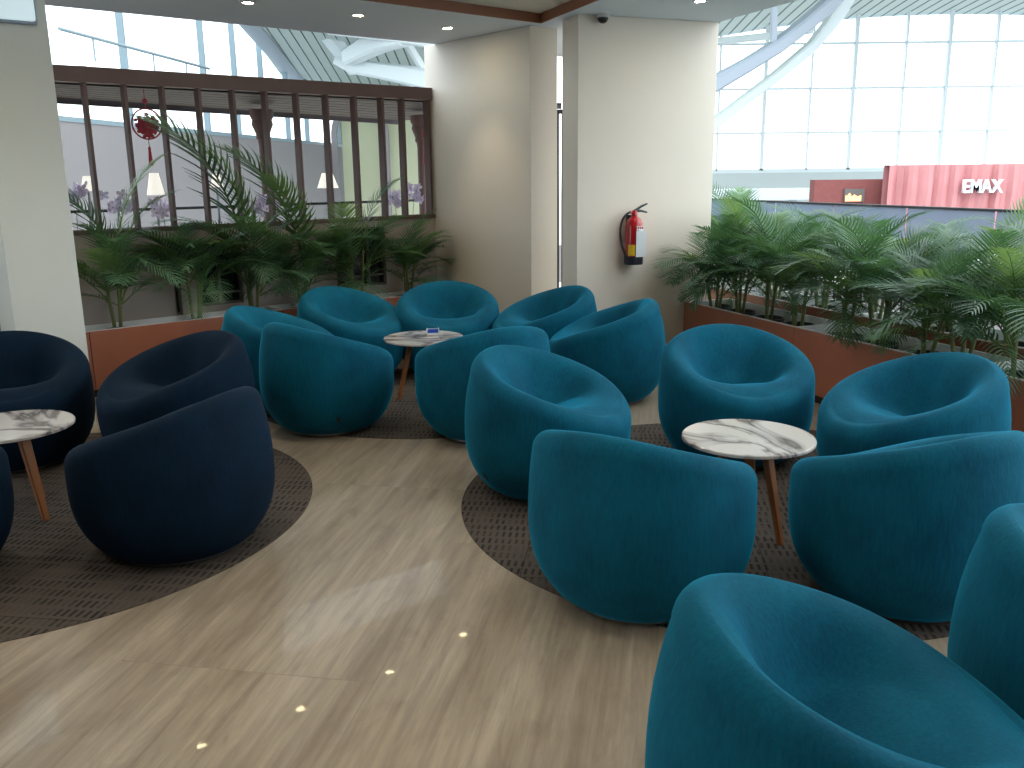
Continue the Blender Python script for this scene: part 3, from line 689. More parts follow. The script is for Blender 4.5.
# pergola canopy behind the lattice
can = tag(bpy.data.objects.new('slatted_canopy', None), 'brown slatted timber canopy stretching back from the lattice beam', 'canopy'); COL.objects.link(can); can.matrix_world = ML.copy()
def oedge(px, py):
    q = G(px, py, 2.318)-PL; return q.dot(dL), q.dot(nL)
ea, eb = oedge(56, 97.5), oedge(256, 111)
ek = (eb[1]-ea[1])/(eb[0]-ea[0])
def eo(sv): return ea[1]+ek*(sv-ea[0])
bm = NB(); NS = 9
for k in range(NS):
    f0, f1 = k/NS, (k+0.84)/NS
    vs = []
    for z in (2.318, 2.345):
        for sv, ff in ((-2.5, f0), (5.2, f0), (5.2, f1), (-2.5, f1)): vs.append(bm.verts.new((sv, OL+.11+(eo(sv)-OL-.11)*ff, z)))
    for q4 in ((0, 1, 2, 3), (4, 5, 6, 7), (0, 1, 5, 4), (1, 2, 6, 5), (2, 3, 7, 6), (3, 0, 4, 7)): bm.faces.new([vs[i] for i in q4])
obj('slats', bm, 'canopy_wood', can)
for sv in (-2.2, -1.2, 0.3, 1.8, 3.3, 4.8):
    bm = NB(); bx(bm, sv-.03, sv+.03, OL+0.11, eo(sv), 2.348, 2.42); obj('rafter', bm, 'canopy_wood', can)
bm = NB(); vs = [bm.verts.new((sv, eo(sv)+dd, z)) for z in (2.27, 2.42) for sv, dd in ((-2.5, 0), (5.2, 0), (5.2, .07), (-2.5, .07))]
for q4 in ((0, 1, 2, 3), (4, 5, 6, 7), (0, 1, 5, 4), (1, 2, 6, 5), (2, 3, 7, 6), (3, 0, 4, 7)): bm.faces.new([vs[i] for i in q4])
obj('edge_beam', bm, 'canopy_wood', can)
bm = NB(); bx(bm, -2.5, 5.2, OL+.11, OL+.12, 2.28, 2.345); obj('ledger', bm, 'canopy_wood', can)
print('CANOPY', ea, eb, ek)
# canopy columns
def column(s, o, label):
    t = thing('timber_column', label, 'column', L(s, o, 0), YAW_L, 'timber columns under the canopy')
    bm = NB(); lathe(bm, [(0, 0), (.1, 0), (.1, .08), (.07, .12), (.055, .16), (.05, 1.9), (.055, 1.96)], 20); obj('shaft', bm, 'lattice', t, smooth=True)
    bm = NB(); lathe(bm, [(.055, 1.96), (.075, 1.98), (.07, 2.02), (.085, 2.06), (.11, 2.12), (.10, 2.16), (.12, 2.2), (.12, 2.268), (0, 2.268)], 20); obj('capital', bm, 'lattice', t, smooth=True)
def onLs(px, py, o): return onL(px, py, o)[0]
column(onLs(264, 160, OL+1.62), OL+1.6, 'dark timber column with carved capital behind the middle of the lattice')
column(onLs(421, 160, OL+1.62), OL+1.6, 'dark timber column with carved capital at the right end behind the lattice')

# hanging paper ornament
so, zo = onL(147, 124, OL+0.55)
orn = thing('hanging_ornament', 'round red paper-cut ornament with tassel hanging behind the lattice', 'ornament', L(so, OL+0.55, zo), YAW_L)
bm = NB(); R_ = 0.128
for k in range(48):
    a0, a1 = 2*PI*k/48, 2*PI*(k+1)/48
    vs = []
    for (r_, y_) in ((R_, -.004), (R_-.012, -.004), (R_-.012, .004), (R_, .004)):
        vs.append((r_, y_))
    q = [[bm.verts.new((r_*math.cos(a), y_, r_*math.sin(a))) for (r_, y_) in vs] for a in (a0, a1)]
    for i in range(4): bm.faces.new((q[0][i], q[0][(i+1) % 4], q[1][(i+1) % 4], q[1][i]))
obj('ring', bm, 'red_paper', orn)
def disc(bm, x, z, r, n=14):
    a = [bm.verts.new((x+r*math.cos(2*PI*k/n)*(1+.18*math.cos(5*2*PI*k/n)), -.004, z+r*math.sin(2*PI*k/n)*(1+.18*math.cos(5*2*PI*k/n)))) for k in range(n)]
    b = [bm.verts.new((v.co.x, .004, v.co.z)) for v in a]; bm.faces.new(a); bm.faces.new(b)
    for k in range(n): bm.faces.new((a[k], a[(k+1) % n], b[(k+1) % n], b[k]))
bm = NB()
for (x, z, r_) in ((0, -.02, .042), (-.05, -.045, .036), (.05, -.045, .036), (0, -.08, .034), (-.045, .005, .03), (.045, .0, .028), (-.075, -.01, .022), (.078, -.02, .02), (0, .035, .026), (-.06, .045, .02), (.055, .05, .02), (0, .075, .016), (-.03, -.1, .015), (.035, -.098, .015), (-.09, .03, .014), (.088, .025, .014)):
    disc(bm, x, z, r_, 30)
obj('paper_cut', bm, 'red_paper', orn)
bm = NB(); tube(bm, [(0, 0, R_), (0, 0, 2.315-zo)], .003, 6); disc(bm, 0, R_+.055, .02, 30); obj('cord', bm, 'red_paper', orn)
bm = NB(); tube(bm, [(0, 0, -R_), (0, 0, -R_-.05)], .003, 6); lathe(bm, [(.004, 0), (.013, -.02), (.011, -.03), (.02, -.16), (0, -.16)], 14, (0, 0, -R_-.05)); obj('tassel', bm, 'red_paper', orn)
so, zo = onL(425, 132, OL+0.9)
t = thing('red_tassel', 'long narrow red tassel hanging by the right timber column', 'ornament', L(so, OL+0.9, zo), YAW_L)
bm = NB(); tube(bm, [(0, 0, 0), (0, 0, 2.315-zo)], .003, 6); obj('cord', bm, 'red_paper', t)
bm = NB(); lathe(bm, [(.003, .02), (.03, 0), (.034, -.03), (.02, -.055), (.018, -.07), (.03, -.34), (0, -.34)], 16); obj('fringe', bm, 'red_paper', t, smooth=True)

# restaurant side: counter, lamps, orchids
CZ = 1.10; OC = OL+0.62
ctr = tag(bpy.data.objects.new('long_counter', None), 'long pale counter behind the lattice carrying lamps and orchids', 'counter'); COL.objects.link(ctr); ctr.matrix_world = ML.copy()
bm = NB(); bx(bm, -5.5, 4.0, OC-.2, OC+.3, CZ-.04, CZ, bev=.006); obj('worktop', bm, 'counter', ctr)
bm = NB(); bx(bm, -5.4, 3.9, OC-.15, OC+.25, 0, CZ-.04); obj('body', bm, 'lattice', ctr)
bm = NB(); bx(bm, -5.4, 4.0, OC+.5, OC+.53, 1.31, 1.335)
for s in (-4, -2.5, -1, .5, 2., 3.5): bx(bm, s, s+.03, OC+.5, OC+.53, 0, 1.31)
o = obj('low_railing', bm, 'black', mx=ML.copy()); tag(o, 'thin dark horizontal rail behind the counter lamps', 'rail')
def lamp(px, y0, y1, label, o, wf=0.5):
    wpx = (y1-y0)
    s, z0 = onL(px, y1, o); _, z1 = onL(px, y0, o); hh = z1-z0; r0 = hh*wf; r1 = hh*wf*0.5
    t = thing('table_lamp', label, 'lamp', L(s, o, CZ), 0, 'white shaded table lamps on the counter')
    bm = NB(); lathe(bm, [(0, 0), (.05, 0), (.05, .012), (.012, .02), (.01, z0-CZ+.02), (0, z0-CZ+.02)], 16); obj('base', bm, 'metal', t, smooth=True)
    bm = NB(); lathe(bm, [(r0, z0-CZ), (r1, z1-CZ)], 24); lathe(bm, [(r0-.004, z0-CZ), (r1-.004, z1-CZ)], 24); obj('lamp_shade', bm, 'shade', t, smooth='all')
lamp(88.5, 176, 191, 'small white lamp seen between the cream pillar and the first lattice post', OC)
lamp(156, 173, 195, 'white cone shaded table lamp below the red round ornament', OC, .40)
lamp(217, 174, 187, 'small white lamp half hidden behind a palm frond, third from the left', OC+.15, .5)
lamp(328, 173, 188, 'white shaded table lamp right of the dark timber column', OC, .72)
def orchid(px, py, label, seed, o):
    rg = random.Random(seed); s, z = onL(px, py, o)
    t = thing('potted_orchid', label, 'plant', L(s, o, CZ), rg.uniform(0, 6), 'lilac orchids on the counter')
    bm = NB(); lathe(bm, [(0, 0), (.035, 0), (.045, .07), (.04, .07), (0, .065)], 16); obj('pot', bm, 'white', t, smooth=True)
    bm = NB(); tube(bm, [(0, 0, .06), (.01, 0, (z-CZ)*.6), (.05, 0, z-CZ+.03), (.12, 0, z-CZ)], .003, 6); obj('stem', bm, 'leaf', t)
    bm = NB(); bh = NB()
    for k in range(11):
        c = Vector((rg.uniform(-.09, .11), rg.uniform(-.06, .06), z-CZ+rg.uniform(-.09, .075)))
        nrm_ = Vector((rg.uniform(-1, 1), rg.uniform(-1, 1), rg.uniform(-.2, .5))).normalized(); q = nrm_.to_track_quat('Z', 'Y')
        for j in range(5):
            a = 2*PI*j/5; cc = Vector((math.cos(a), math.sin(a), .12))*.030
            pv = [bm.verts.new(c+q @ (cc+Vector((math.cos(a+b)*.026*w_, math.sin(a+b)*.026*w_, .002)))) for b, w_ in ((0, 1), (1, .8), (2.2, .7), (PI, 1.), (-2.2, .7), (-1, .8))]
            bm.faces.new(pv)
        bmesh.ops.create_icosphere(bh, subdivisions=1, radius=.007, matrix=Matrix.Translation(c+q @ Vector((0, 0, .006))))
    b = obj('blossoms', bm, 'orchid', t, fixn=False); h_ = obj('blossom_hearts', bh, 'orchid_heart', b)
    bm = NB()
    for j in range(5):
        a = 2*PI*j/5; prev = None
        for i in range(6):
            u = i/5; c = Vector((math.cos(a), math.sin(a), 0))*.15*u+Vector((0, 0, .07+.09*u-.12*u*u)); w_ = .022*math.sin(PI*min(.97, .15+u*.85)); sd = Vector((-math.sin(a), math.cos(a), 0))
            v = (bm.verts.new(c-sd*w_), bm.verts.new(c+sd*w_))
            if prev: bm.faces.new((prev[0], prev[1], v[1], v[0]))
            prev = v
    obj('leaves', bm, 'leaf', t, fixn=False)
for k, (px, py, lab) in enumerate(((73, 194, 'lilac orchid against the edge of the cream pillar'), (115, 202, 'lilac orchid between the first two palms of the left planter'), (163, 203, 'lilac orchid under the white lamp below the red ornament'),
        (252, 208, 'lilac orchid just left of the dark timber column'), (272, 200, 'lilac orchid just right of the dark timber column'), (396, 198, 'lilac orchid near the right end of the lattice'), (412, 192, 'pale orchid beside the red tassel'))):
    orchid(px, py, lab, 200+k, OC+.02)

# ------------------------------------------------------------------ big hall beyond, left side: wall with window band and glazing
V7 = Vector((math.sin(math.radians(6.7)), math.cos(math.radians(6.7)), 0)); W7 = Vector((V7.y, -V7.x, 0))
P7 = Y(60, 121, 18.0); P7b = Vector((P7.x, P7.y, 0))
M7 = Matrix((V7, W7, Vector((0, 0, 1)))).transposed().to_4x4(); M7.translation = P7b     # x along, y to the room
def on7(px, py):
    r = ray(px, py); t = ((P7b-CAM).dot(W7))/r.dot(W7); p = CAM+r*t-P7b; return p.dot(V7), p.z
send, zt7 = on7(342, 147)
ztop7 = (P7.z+zt7)/2
bm = NB(); bx(bm, -16, send, -.3, 0, 0, ztop7, M7); struct('wall_hall', bm, 'hall_wall')
bm = NB(); bx(bm, send, send+30, -.3, 0, 0, 14, M7); struct('wall_far', bm, 'hall_pale')
ROOFZ = 13.0
g1 = tag(bpy.data.objects.new('glass_facade', None), 'bright overexposed glazed facade high on the left beyond the lattice', 'facade'); COL.objects.link(g1); g1.matrix_world = M7.copy()
bm = NB(); bx(bm, -16, send, -.2, -.18, ztop7, ROOFZ); obj('glazing', bm, 'window_glass', g1)
bm = NB()
ss = []
for px in (127, 205, 236, 262, 286, 305): ss.append(on7(px, 60)[0])
for s in ss+[-14, -11, -8, -5, send-.1]: bx(bm, s-.028, s+.028, -.16, 0, ztop7, ROOFZ)
bx(bm, -16, send, -.16, .02, ztop7+4.2, ztop7+4.35); bx(bm, -16, send, -.16, .02, ztop7, ztop7+.1)
obj('mullions', bm, 'mullion_grey', g1)
(ra0, rz0), (ra1, rz1) = on7(44, 29), on7(198, 69)
bm = NB(); tube(bm, [(ra0, .3, rz0), (ra1, .3, rz1)], .035, 8)
for px in (80, 113, 140, 173):
    sa = on7(px, 50)[0]; tt_ = (sa-ra0)/(ra1-ra0); tube(bm, [(sa, .3, rz0+(rz1-rz0)*tt_), (sa, .3, ztop7+1.2)], .02, 6)
obj('sloping_handrail', bm, 'mullion_grey', g1)
# far pale arch wall seen between the right posts
bm = NB(); a = Y(340, 200, 34.0); b = Y(470, 200, 34.0)
bx(bm, a.x+.2, b.x+3, 34, 34.4, 0, 12); struct('wall_end', bm, 'hall_pale')
arch = NB(); c = Y(362, 175, 33.9)
for k in range(12):
    a0, a1 = PI*k/12, PI*(k+1)/12; r0_, r1_ = 1.05, 0.85
    q = [arch.verts.new((c.x+r_*math.cos(a_), y_, 3.1+r_*math.sin(a_))) for a_ in (a0, a1) for r_ in (r0_, r1_) for y_ in (33.8, 34.0)]
    for f4 in ((0, 1, 5, 4), (2, 3, 7, 6), (0, 2, 6, 4), (1, 3, 7, 5)): arch.faces.new([q[i] for i in f4])
for sx in (-1, 1): bx(arch, c.x+sx*.95-.1, c.x+sx*.95+.1, 33.8, 34, 0, 3.1)
struct('trim_2', arch, 'hall_wall')

# ------------------------------------------------------------------ hall roof and steelwork
# vaulted roof panel seen at upper left
def quadslab(pts, th, m, name):
    bm = NB(); up = Vector((0, 0, th)); a = [bm.verts.new(p) for p in pts]; b = [bm.verts.new(p+up) for p in pts]
    bm.faces.new(a); bm.faces.new(b)
    for i in range(len(pts)): bm.faces.new((a[i], a[(i+1) % len(pts)], b[(i+1) % len(pts)], b[i]))
    return struct(name, bm, m)
def beam(pts, w, h, name, label, m, grp):
    bm = NB(); rings = []
    for i, p in enumerate(pts):
        t = (pts[min(i+1, len(pts)-1)]-pts[max(i-1, 0)]).normalized(); u = t.cross(Vector((0, 0, 1))); u.normalize(); v = u.cross(t)
        ww = w[i] if hasattr(w, '__len__') else w; hh = h[i] if hasattr(h, '__len__') else h
        rings.append([bm.verts.new(p+u*ww*a+v*hh*b) for a, b in ((-.5, -.35), (-.35, -.5), (.35, -.5), (.5, -.35), (.5, .35), (.35, .5), (-.35, .5), (-.5, .35))])
    for a, c in zip(rings, rings[1:]):
        for k in range(8): bm.faces.new((a[k], a[(k+1) % 8], c[(k+1) % 8], c[k]))
    bm.faces.new(rings[0]); bm.faces.new(rings[-1])
    return tag(obj(name, bm, m, smooth=True), label, 'beam', grp)
# ribbed roof underside over the left hall
def rp(u, v): return Y(240+240*u, 20, 24).lerp(Y(307+191*u, 110, 40), v)
bm = NB(); NR = 22
for k in range(NR):
    for (u0, u1, mi, dz) in ((k/NR, (k+.86)/NR, 0, 0), ((k+.86)/NR, (k+1)/NR, 1, .08)):
        a4 = [rp(u0, -.15), rp(u1, -.15), rp(u1, 1.15), rp(u0, 1.15)]
        lo_ = [bm.verts.new(p+Vector((0, 0, dz))) for p in a4]; hi_ = [bm.verts.new(p+Vector((0, 0, .3))) for p in a4]
        for q in ([lo_, hi_] + [(lo_[i], lo_[(i+1) % 4], hi_[(i+1) % 4], hi_[i]) for i in range(4)]):
            f = bm.faces.new(q); f.material_index = mi
struct('ceiling_hall', bm, ['roof_plain', 'groove'])
G2 = 'white steel members under the hall roof'
beam([Y(313, 16, 26), Y(334, 42, 26.5), Y(356, 70, 27)], .42, .4, 'steel_beam', 'white steel beam sloping down to the junction above the lattice', 'steel', G2)
beam([Y(334, 60, 26), Y(352, 66, 26), Y(375, 70, 25.8), Y(405, 75, 25.6), Y(445, 84, 25.3)], [.1, .3, .5, .6, .6], [.2, .4, .42, .5, .6], 'steel_beam', 'broad white steel strut running right towards the beige pillar', 'steel', G2)
beam([Y(348, 58, 25.6), Y(366, 48, 25), Y(382, 42, 24.5), Y(404, 40, 24)], [.4, .5, .5, .4], [.4, .48, .45, .3], 'steel_beam', 'white steel strut rising from the junction to the upper right', 'steel', G2)
beam([Y(328, 31, 24), Y(380, 37, 24), Y(445, 47, 24)], .25, .16, 'steel_beam', 'thin white steel chord directly under the grey soffit edge', 'steel', G2)
beam([Y(408, 44, 25), Y(420, 64, 25.4), Y(434, 92, 26)], .16, .2, 'steel_beam', 'slender white steel rib next to the beige pillar', 'steel', G2)
beam([Y(240, 10, 23.5), Y(262, 36, 26), Y(306, 88, 35)], .5, .35, 'steel_beam', 'grey edge girder where the left glazing meets the roof', 'steel_dark', G2)

# right side of the hall: curtain wall at 60 m
YF = 60.0
q0, q1 = Y(640, 172, YF), Y(1150, 166, YF)
fz0 = q0.z
g2 = thing('curtain_wall', 'huge overexposed glazed curtain wall across the hall on the right', 'facade', (0, YF, 0))
bm = NB(); bx(bm, q0.x, q1.x+8, .1, .14, fz0, 14); obj('glazing', bm, 'window_glass', g2)
bm = NB()
xs = [Y(px, 140, YF).x for px in (672, 717, 762, 807, 849, 898, 940, 986)]; xs += [xs[-1]+3.1*k for k in range(1, 5)]
for i, x in enumerate(xs): bx(bm, x-.05 if i % 2 else x-.10, x+.05 if i % 2 else x+.10, -.2, .1, fz0, 14)
obj('mullion_posts', bm, 'mullion', g2)
bm = NB()
for py in (132, 88, 43):
    z = Y(860, py, YF).z; bx(bm, q0.x, q1.x+8, -.15, .1, z-.06, z+.06)
bx(bm, q0.x, q1.x+8, -.2, .2, fz0-.15, fz0+.1)
obj('transoms', bm, 'mullion', g2)
bm = NB(); bx(bm, q0.x, q1.x+8, YF-.3, YF+.3, -5, fz0-.15); struct('wall_right_hall', bm, 'hall_band')
# roof over the right hall: arched edge, rising towards the viewer
bm = NB(); prev = None; n = 26
for i in range(n+1):
    px = 640+i*(1150-640)/n; x = Y(px, 20, YF).x; u = (px-950)/310.0
    ze = Y(950, 12, YF).z - 2.2*u*u if u < 0 else Y(950, 12, YF).z-1.4*u*u
    row = [bm.verts.new((x, YF+1, ze)), bm.verts.new((x-2.5, YF-14, ze+1.2)), bm.verts.new((x-6, YF-30, ze+1.2)), bm.verts.new((x-6, YF-30, ze+1.6)), bm.verts.new((x-2.5, YF-14, ze+1.6)), bm.verts.new((x, YF+1, ze+.4))]
    if prev:
        for k in range(6): bm.faces.new((prev[k], prev[(k+1) % 6], row[(k+1) % 6], row[k]))
    prev = row
struct('ceiling_right_hall', bm, 'roof_panel')
beam([Y(690, 98, 34), Y(717, 82, 35), Y(747, 65, 35.5), Y(776, 47, 36), Y(804, 25, 37), Y(827, 6, 38), Y(850, -20, 39)], .55, [.55, .55, .5, .5, .52, .6, .7], 'steel_beam', 'thick grey curved roof arm sweeping up from behind the wide pillar', 'steel_dark', G2)
beam([Y(690, 142, 42), Y(716, 122, 43), Y(747, 98, 43.5), Y(776, 76, 44), Y(811, 47, 45), Y(827, 28, 45.5), Y(842, 6, 46), Y(858, -25, 47)], .5, [.5, .48, .45, .45, .5, .6, .8, 1.0], 'steel_beam', 'paler curved roof arm running below the thick grey one', 'steel', G2)
beam([Y(773.5, 47, 36), Y(774, 0, 36), Y(775, -30, 36)], .24, .24, 'steel_beam', 'short vertical steel hanger above the grey roof arm', 'steel_dark', G2)
beam([Y(700, 43, 50), Y(760, 37, 50), Y(812, 30, 50)], .3, .35, 'steel_beam', 'long pale horizontal roof girder by the right soffit', 'steel', G2)

# lower concourse floor, walkway and hoardings
bm = NB(); bx(bm, -60, 90, 12, 90, -5.2, -5.0); struct('floor_concourse', bm, 'lower_floor')
bm = NB()
hx0 = Y(889, 180, 30).x; hx1 = Y(1120, 180, 30).x; hz1 = Y(900, 165, 30).z
nn = 60; prev = None
for i in range(nn+1):
    x = hx0+(hx1-hx0)*i/nn; dy = .06*math.sin(i*1.7)+.05*math.sin(i*3.1+1)+rnd.uniform(-.04, .04)
    row = [bm.verts.new((x, 30+dy, -5)), bm.verts.new((x, 30+dy*.4, -1)), bm.verts.new((x, 30+dy*1.5, hz1-.9)), bm.verts.new((x, 30+dy, hz1)), bm.verts.new((x, 30.5, hz1)), bm.verts.new((x, 30.5, -5))]
    if prev:
        for k in range(6): bm.faces.new((prev[k], prev[(k+1) % 6], row[(k+1) % 6], row[k]))
    prev = row
hb = tag(bpy.data.objects.new('site_hoarding', None), 'large wrinkled pinkish red hoarding with white letters across the hall', 'hoarding'); COL.objects.link(hb)
hp_ = obj('panel', bm, 'hoarding', hb)
cu = bpy.data.curves.new('sign_letters', 'FONT'); cu.body = 'EMAX'; cu.size = 1.0; cu.extrude = 0.06; cu.offset = 0.02
to = bpy.data.objects.new('tmp_text', cu); COL.objects.link(to)
bpy.context.view_layer.update()
dg = bpy.context.evaluated_depsgraph_get(); me = bpy.data.meshes.new_from_object(to.evaluated_get(dg)); bpy.data.objects.remove(to)
me.materials.clear(); me.materials.append(MATS['letters'])
xs_ = [v.co.x for v in me.vertices]; ys_ = [v.co.y for v in me.vertices]
lo = bpy.data.objects.new('sign_letters', me); COL.objects.link(lo)
lp = Y(962, 193, 29.8); lq = Y(1003, 179, 29.8)
scx = (lq.x-lp.x)/(max(xs_)-min(xs_)); scz = (lq.z-lp.z)/(max(ys_)-min(ys_))
lo.matrix_world = Matrix.Translation((lp.x, 29.78, lp.z)) @ Matrix.Rotation(PI/2, 4, 'X') @ Matrix.Diagonal((scx, scz, 1, 1)) @ Matrix.Translation((-min(xs_), -min(ys_), 0))
lo.parent = hb; lo['label'] = 'raised white letters'
# brick red kiosk with lit screen
k0, k1 = Y(815, 180, 31), Y(884, 180, 31)
ks = tag(bpy.data.objects.new('brick_kiosk', None), 'dull red brick kiosk with a glowing screen left of the hoarding', 'kiosk'); COL.objects.link(ks)
bm = NB(); bx(bm, k0.x, k1.x, 31, 31.5, -5, k0.z); obj('body', bm, 'brick', ks)
bm = NB(); bx(bm, k1.x, Y(890, 180, 31).x, 30.8, 31.2, -5, k0.z); obj('black_post', bm, 'black', ks)
s0, s1 = Y(845, 189, 30.9), Y(864, 202, 30.9)
bm = NB(); bx(bm, s0.x, s1.x, 30.9, 31, s1.z, s0.z); obj('screen_frame', bm, 'frame_grey', ks)
bm = NB(); s0, s1 = Y(846, 193, 30.88), Y(861, 201, 30.88); 
vs = [bm.verts.new((s0.x+(s1.x-s0.x)*u, 30.89, s1.z+(s0.z-s1.z)*v)) for u, v in ((0, 0), (1, 0), (1, .7), (.75, .55), (.55, .8), (.4, .5), (.25, 1), (.1, .6), (0, .7))]
f = bm.faces.new(vs); r = bmesh.ops.extrude_face_region(bm, geom=[f]); bmesh.ops.translate(bm, verts=[g for g in r['geom'] if isinstance(g, bmesh.types.BMVert)], vec=(0, .02, 0))
obj('screen_glow', bm, 'screen_fire', ks)
w0, w1 = Y(700, 189, 40), Y(812, 189, 40)
bm = NB(); bx(bm, w0.x-2, w1.x+1, 40, 44, Y(760, 200, 40).z, Y(760, 190, 40).z); wk = tag(bpy.data.objects.new('elevated_walkway', None), 'pale elevated walkway on columns left of the brick kiosk', 'walkway'); COL.objects.link(wk)
obj('deck', bm, 'steel', wk)
for u in (.15, .5, .85):
    bm = NB(); xc = w0.x-2+(w1.x+3-w0.x)*u; lathe(bm, [(0, -5), (.3, -5), (.25, Y(760, 200, 40).z), (0, Y(760, 200, 40).z)], 16, (xc, 42, 0)); obj('support_column', bm, 'steel', wk, smooth=True)

# cafe zone between second planter and the glass balustrade
OB = 5.6
bal = tag(bpy.data.objects.new('glass_balustrade', None), 'long glass balustrade with a dark handrail behind the right palms', 'balustrade'); COL.objects.link(bal); bal.matrix_world = MR.copy()
bm = NB(); bx(bm, -10, 12, OB-.03, OB+.03, 1.07, 1.10, bev=.008); obj('handrail', bm, 'black', bal)
for k in range(15):
    s = -9.9+1.46*k
    bm = NB(); bx(bm, s, s+1.43, OB-.006, OB+.006, .05, 1.07); obj('glass_panel', bm, 'rail_glass', bal)
bm = NB(); bx(bm, -10, 12, OB-.03, OB+.03, 0, .06); obj('base_channel', bm, 'metal', bal)
# simple cafe tables and chairs out there
def cafe_chair(label, loc, rz, first=[]):
    if first: return dup(first[0], loc, rz, label)
    t = thing('cafe_chair', label, 'chair', loc, rz, 'small cafe chairs behind the palms'); first.append(t)
    bm = NB(); bx(bm, -.2, .2, -.2, .2, .43, .46, bev=.01); obj('seat', bm, 'white', t)
    bm = NB(); bx(bm, -.2, -.18, -.19, .19, .55, .85, bev=.008); obj('backrest', bm, 'white', t)
    for sx in (-1, 1):
        for sy in (-1, 1):
            bm = NB(); tube(bm, [(.17*sx, .17*sy, .43), (.19*sx, .19*sy, 0)], .012, 8); obj('leg', bm, 'black', t)
            if sx < 0: bm = NB(); tube(bm, [(-.18, .15*sy, .45), (-.192, .15*sy, .56)], .01, 8); obj('back_support', bm, 'black', t)
    return t
ct = None
for k, (s, o) in enumerate(((1.6, 2.5), (0.0, 2.7), (-1.5, 2.6), (-3.0, 2.7))):
    if ct is None:
        ct = thing('cafe_table', 'dark cafe table glimpsed between the palm stems, first counted from the beige pillar', 'table', Rr(s, o, .006), 0, 'dark cafe tables behind the palms')
        bm = NB(); bx(bm, -.33, .33, -.33, .33, .70, .73, bev=.008); obj('tabletop', bm, 'counter', ct)
        bm = NB(); lathe(bm, [(0, 0), (.2, 0), (.2, .015), (.03, .03), (.025, .70), (0, .70)], 20); obj('pedestal', bm, 'black', ct, smooth=True)
    else: dup(ct, Rr(s, o, .006), 0, 'dark cafe table glimpsed between the palm stems, '+ORD[k]+' counted from the beige pillar')
    for a in (0, PI):
        d_ = dR*math.cos(a)*.62; cafe_chair('small white cafe chair on the '+('far' if a == 0 else 'near')+' side of the '+ORD[k]+' cafe table behind the palms', Rr(s, o, .006)+d_, math.atan2(d_.y, d_.x)+PI)

# ------------------------------------------------------------------ fire extinguisher on the wide pillar
ex = thing('fire_extinguisher', 'red fire extinguisher with black hose mounted on the wide beige pillar', 'fire extinguisher', Rr(-0.085, -0.550, 0.857))
ex.matrix_world = Matrix.Translation(Rr(-0.085, -0.550, 0.857)) @ Matrix((nR, dR, Vector((0, 0, 1)))).transposed().to_4x4() @ Matrix.Identity(4)
r_ = 0.072
bm = NB(); lathe(bm, [(0, .06), (r_, .06), (r_, .30), (r_*.95, .335), (r_*.75, .365), (r_*.4, .385), (.02, .392), (.02, .40), (0, .40)], 32); obj('cylinder', bm, 'red', ex, smooth=True)
bm = NB(); lathe(bm, [(0, 0), (r_+.004, 0), (r_+.006, .01), (r_+.006, .065), (r_, .068), (0, .068)], 32); obj('base_cap', bm, 'ext_base', ex, smooth=True)
bm = NB(); lathe(bm, [(0, .395), (.024, .395), (.024, .43), (.016, .44), (0, .44)], 18); tube(bm, [(-.01, 0, .42), (-.045, 0, .425)], .011, 10); obj('valve', bm, 'red', ex, smooth=True)
bm = NB()
for (a, b, w_) in (((0.0, .435), (.115, .49), .012), ((0.0, .435), (.115, .42), .010)):
    for (x0, z0), (x1, z1) in ((a, b),):
        tube(bm, [(x0, -.005, z0), ((x0+x1)/2, -.005, (z0+z1)/2+.006), (x1, -.005, z1)], [.012, .010, .006], 8)
obj('squeeze_handle', bm, 'lever', ex, smooth=True)
bm = NB(); hpts = []
ctl = [Vector((-.045, -.01, .425)), Vector((-.15, -.02, .40)), Vector((-.175, -.02, .22)), Vector((-.07, -.03, .045))]
for i in range(17):
    u = i/16; hpts.append(ctl[0]*(1-u)**3+ctl[1]*3*u*(1-u)**2+ctl[2]*3*u*u*(1-u)+ctl[3]*u**3)
tube(bm, hpts, .0095, 10); obj('hose', bm, 'rubber', ex, smooth='all')
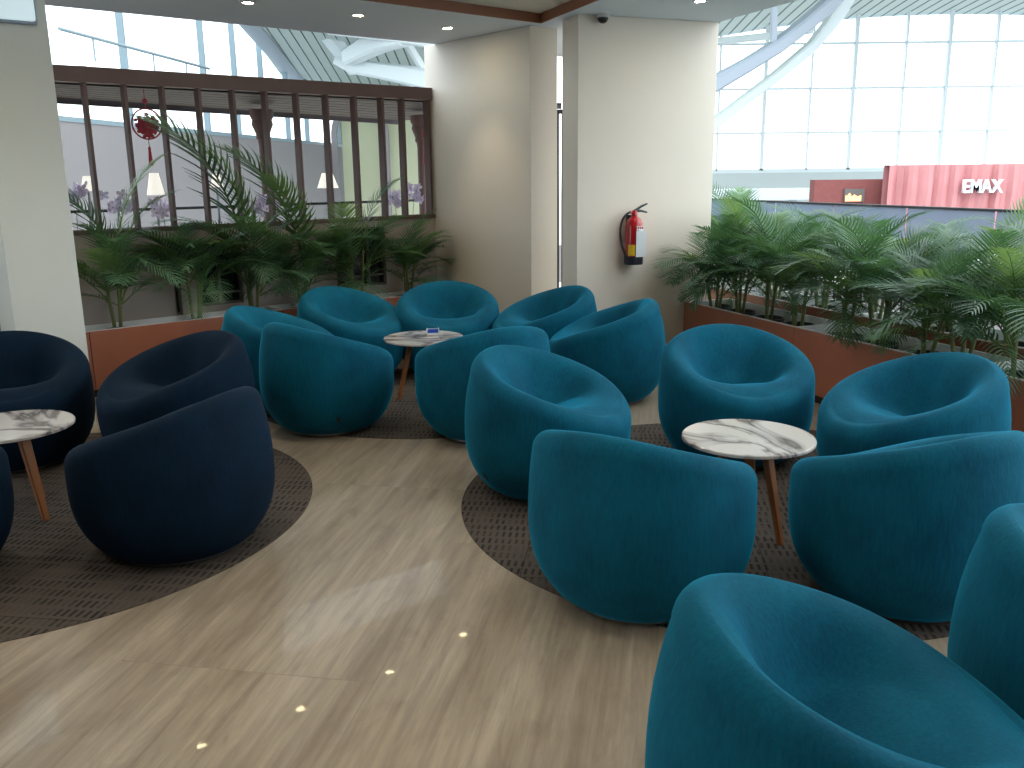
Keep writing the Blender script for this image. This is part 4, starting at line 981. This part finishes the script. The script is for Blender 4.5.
def wrap(name, m, a0, a1, z0, z1, rad):
    bm = NB(); n = 10; prev = None
    for i in range(n+1):
        a = math.radians(a0+(a1-a0)*i/n)
        row = [bm.verts.new((q*math.sin(a), -q*math.cos(a), z)) for q, z in ((rad, z0), (rad, z1), (rad-.002, z1), (rad-.002, z0))]
        if prev:
            for k in range(4): bm.faces.new((prev[k], prev[(k+1) % 4], row[(k+1) % 4], row[k]))
        prev = row
    return obj(name, bm, m, ex)
wrap('instruction_sticker', 'paper', -12, 70, .14, .315, r_+.0018)
bm = NB()
for i, (x, z) in enumerate(((-.008, .30), (.012, .30), (.034, .30), (-.008, .272))): bx(bm, x, x+.013, -r_-.004+abs(x)*.25, -r_+.001+abs(x)*.3, z-.008, z+.008)
obj('sticker_symbols', bm, 'red', ex)
wrap('yellow_sticker', 'yellow', -68, -20, .075, .165, r_+.0018)
bm = NB(); bx(bm, -.022, .072, -r_-.008, -r_-.006, .065, .275); o = obj('service_card', bm, 'paper', ex); o['label'] = 'white inspection card'
bm = NB(); bx(bm, -.03, .03, .055, .083, .2, .4); obj('wall_bracket', bm, 'black', ex)

# ------------------------------------------------------------------ world and light
w = bpy.data.worlds.new('World'); S.world = w; w.use_nodes = True; nt = w.node_tree; nt.nodes.clear()
o = nt.nodes.new('ShaderNodeOutputWorld'); b = nt.nodes.new('ShaderNodeBackground'); tcn = nt.nodes.new('ShaderNodeTexCoord'); sx = nt.nodes.new('ShaderNodeSeparateXYZ')
nt.links.new(tcn.outputs['Generated'], sx.inputs[0])
cr = nt.nodes.new('ShaderNodeValToRGB'); mr = nt.nodes.new('ShaderNodeMapRange'); mr.inputs['From Min'].default_value = -1; nt.links.new(sx.outputs['Z'], mr.inputs['Value']); nt.links.new(mr.outputs['Result'], cr.inputs['Fac'])
e = cr.color_ramp.elements; e[0].position = 0.485; e[0].color = (0.42, 0.44, 0.45, 1); e[1].position = 0.505; e[1].color = (0.90, 0.97, 1.0, 1)
nt.links.new(cr.outputs['Color'], b.inputs['Color']); b.inputs['Strength'].default_value = 1.85
nt.links.new(b.outputs[0], o.inputs['Surface'])

vs = S.view_settings; vs.view_transform = 'Standard'; vs.look = 'None'; vs.gamma = 1.0; vs.use_curve_mapping = False; vs.exposure = 1.02
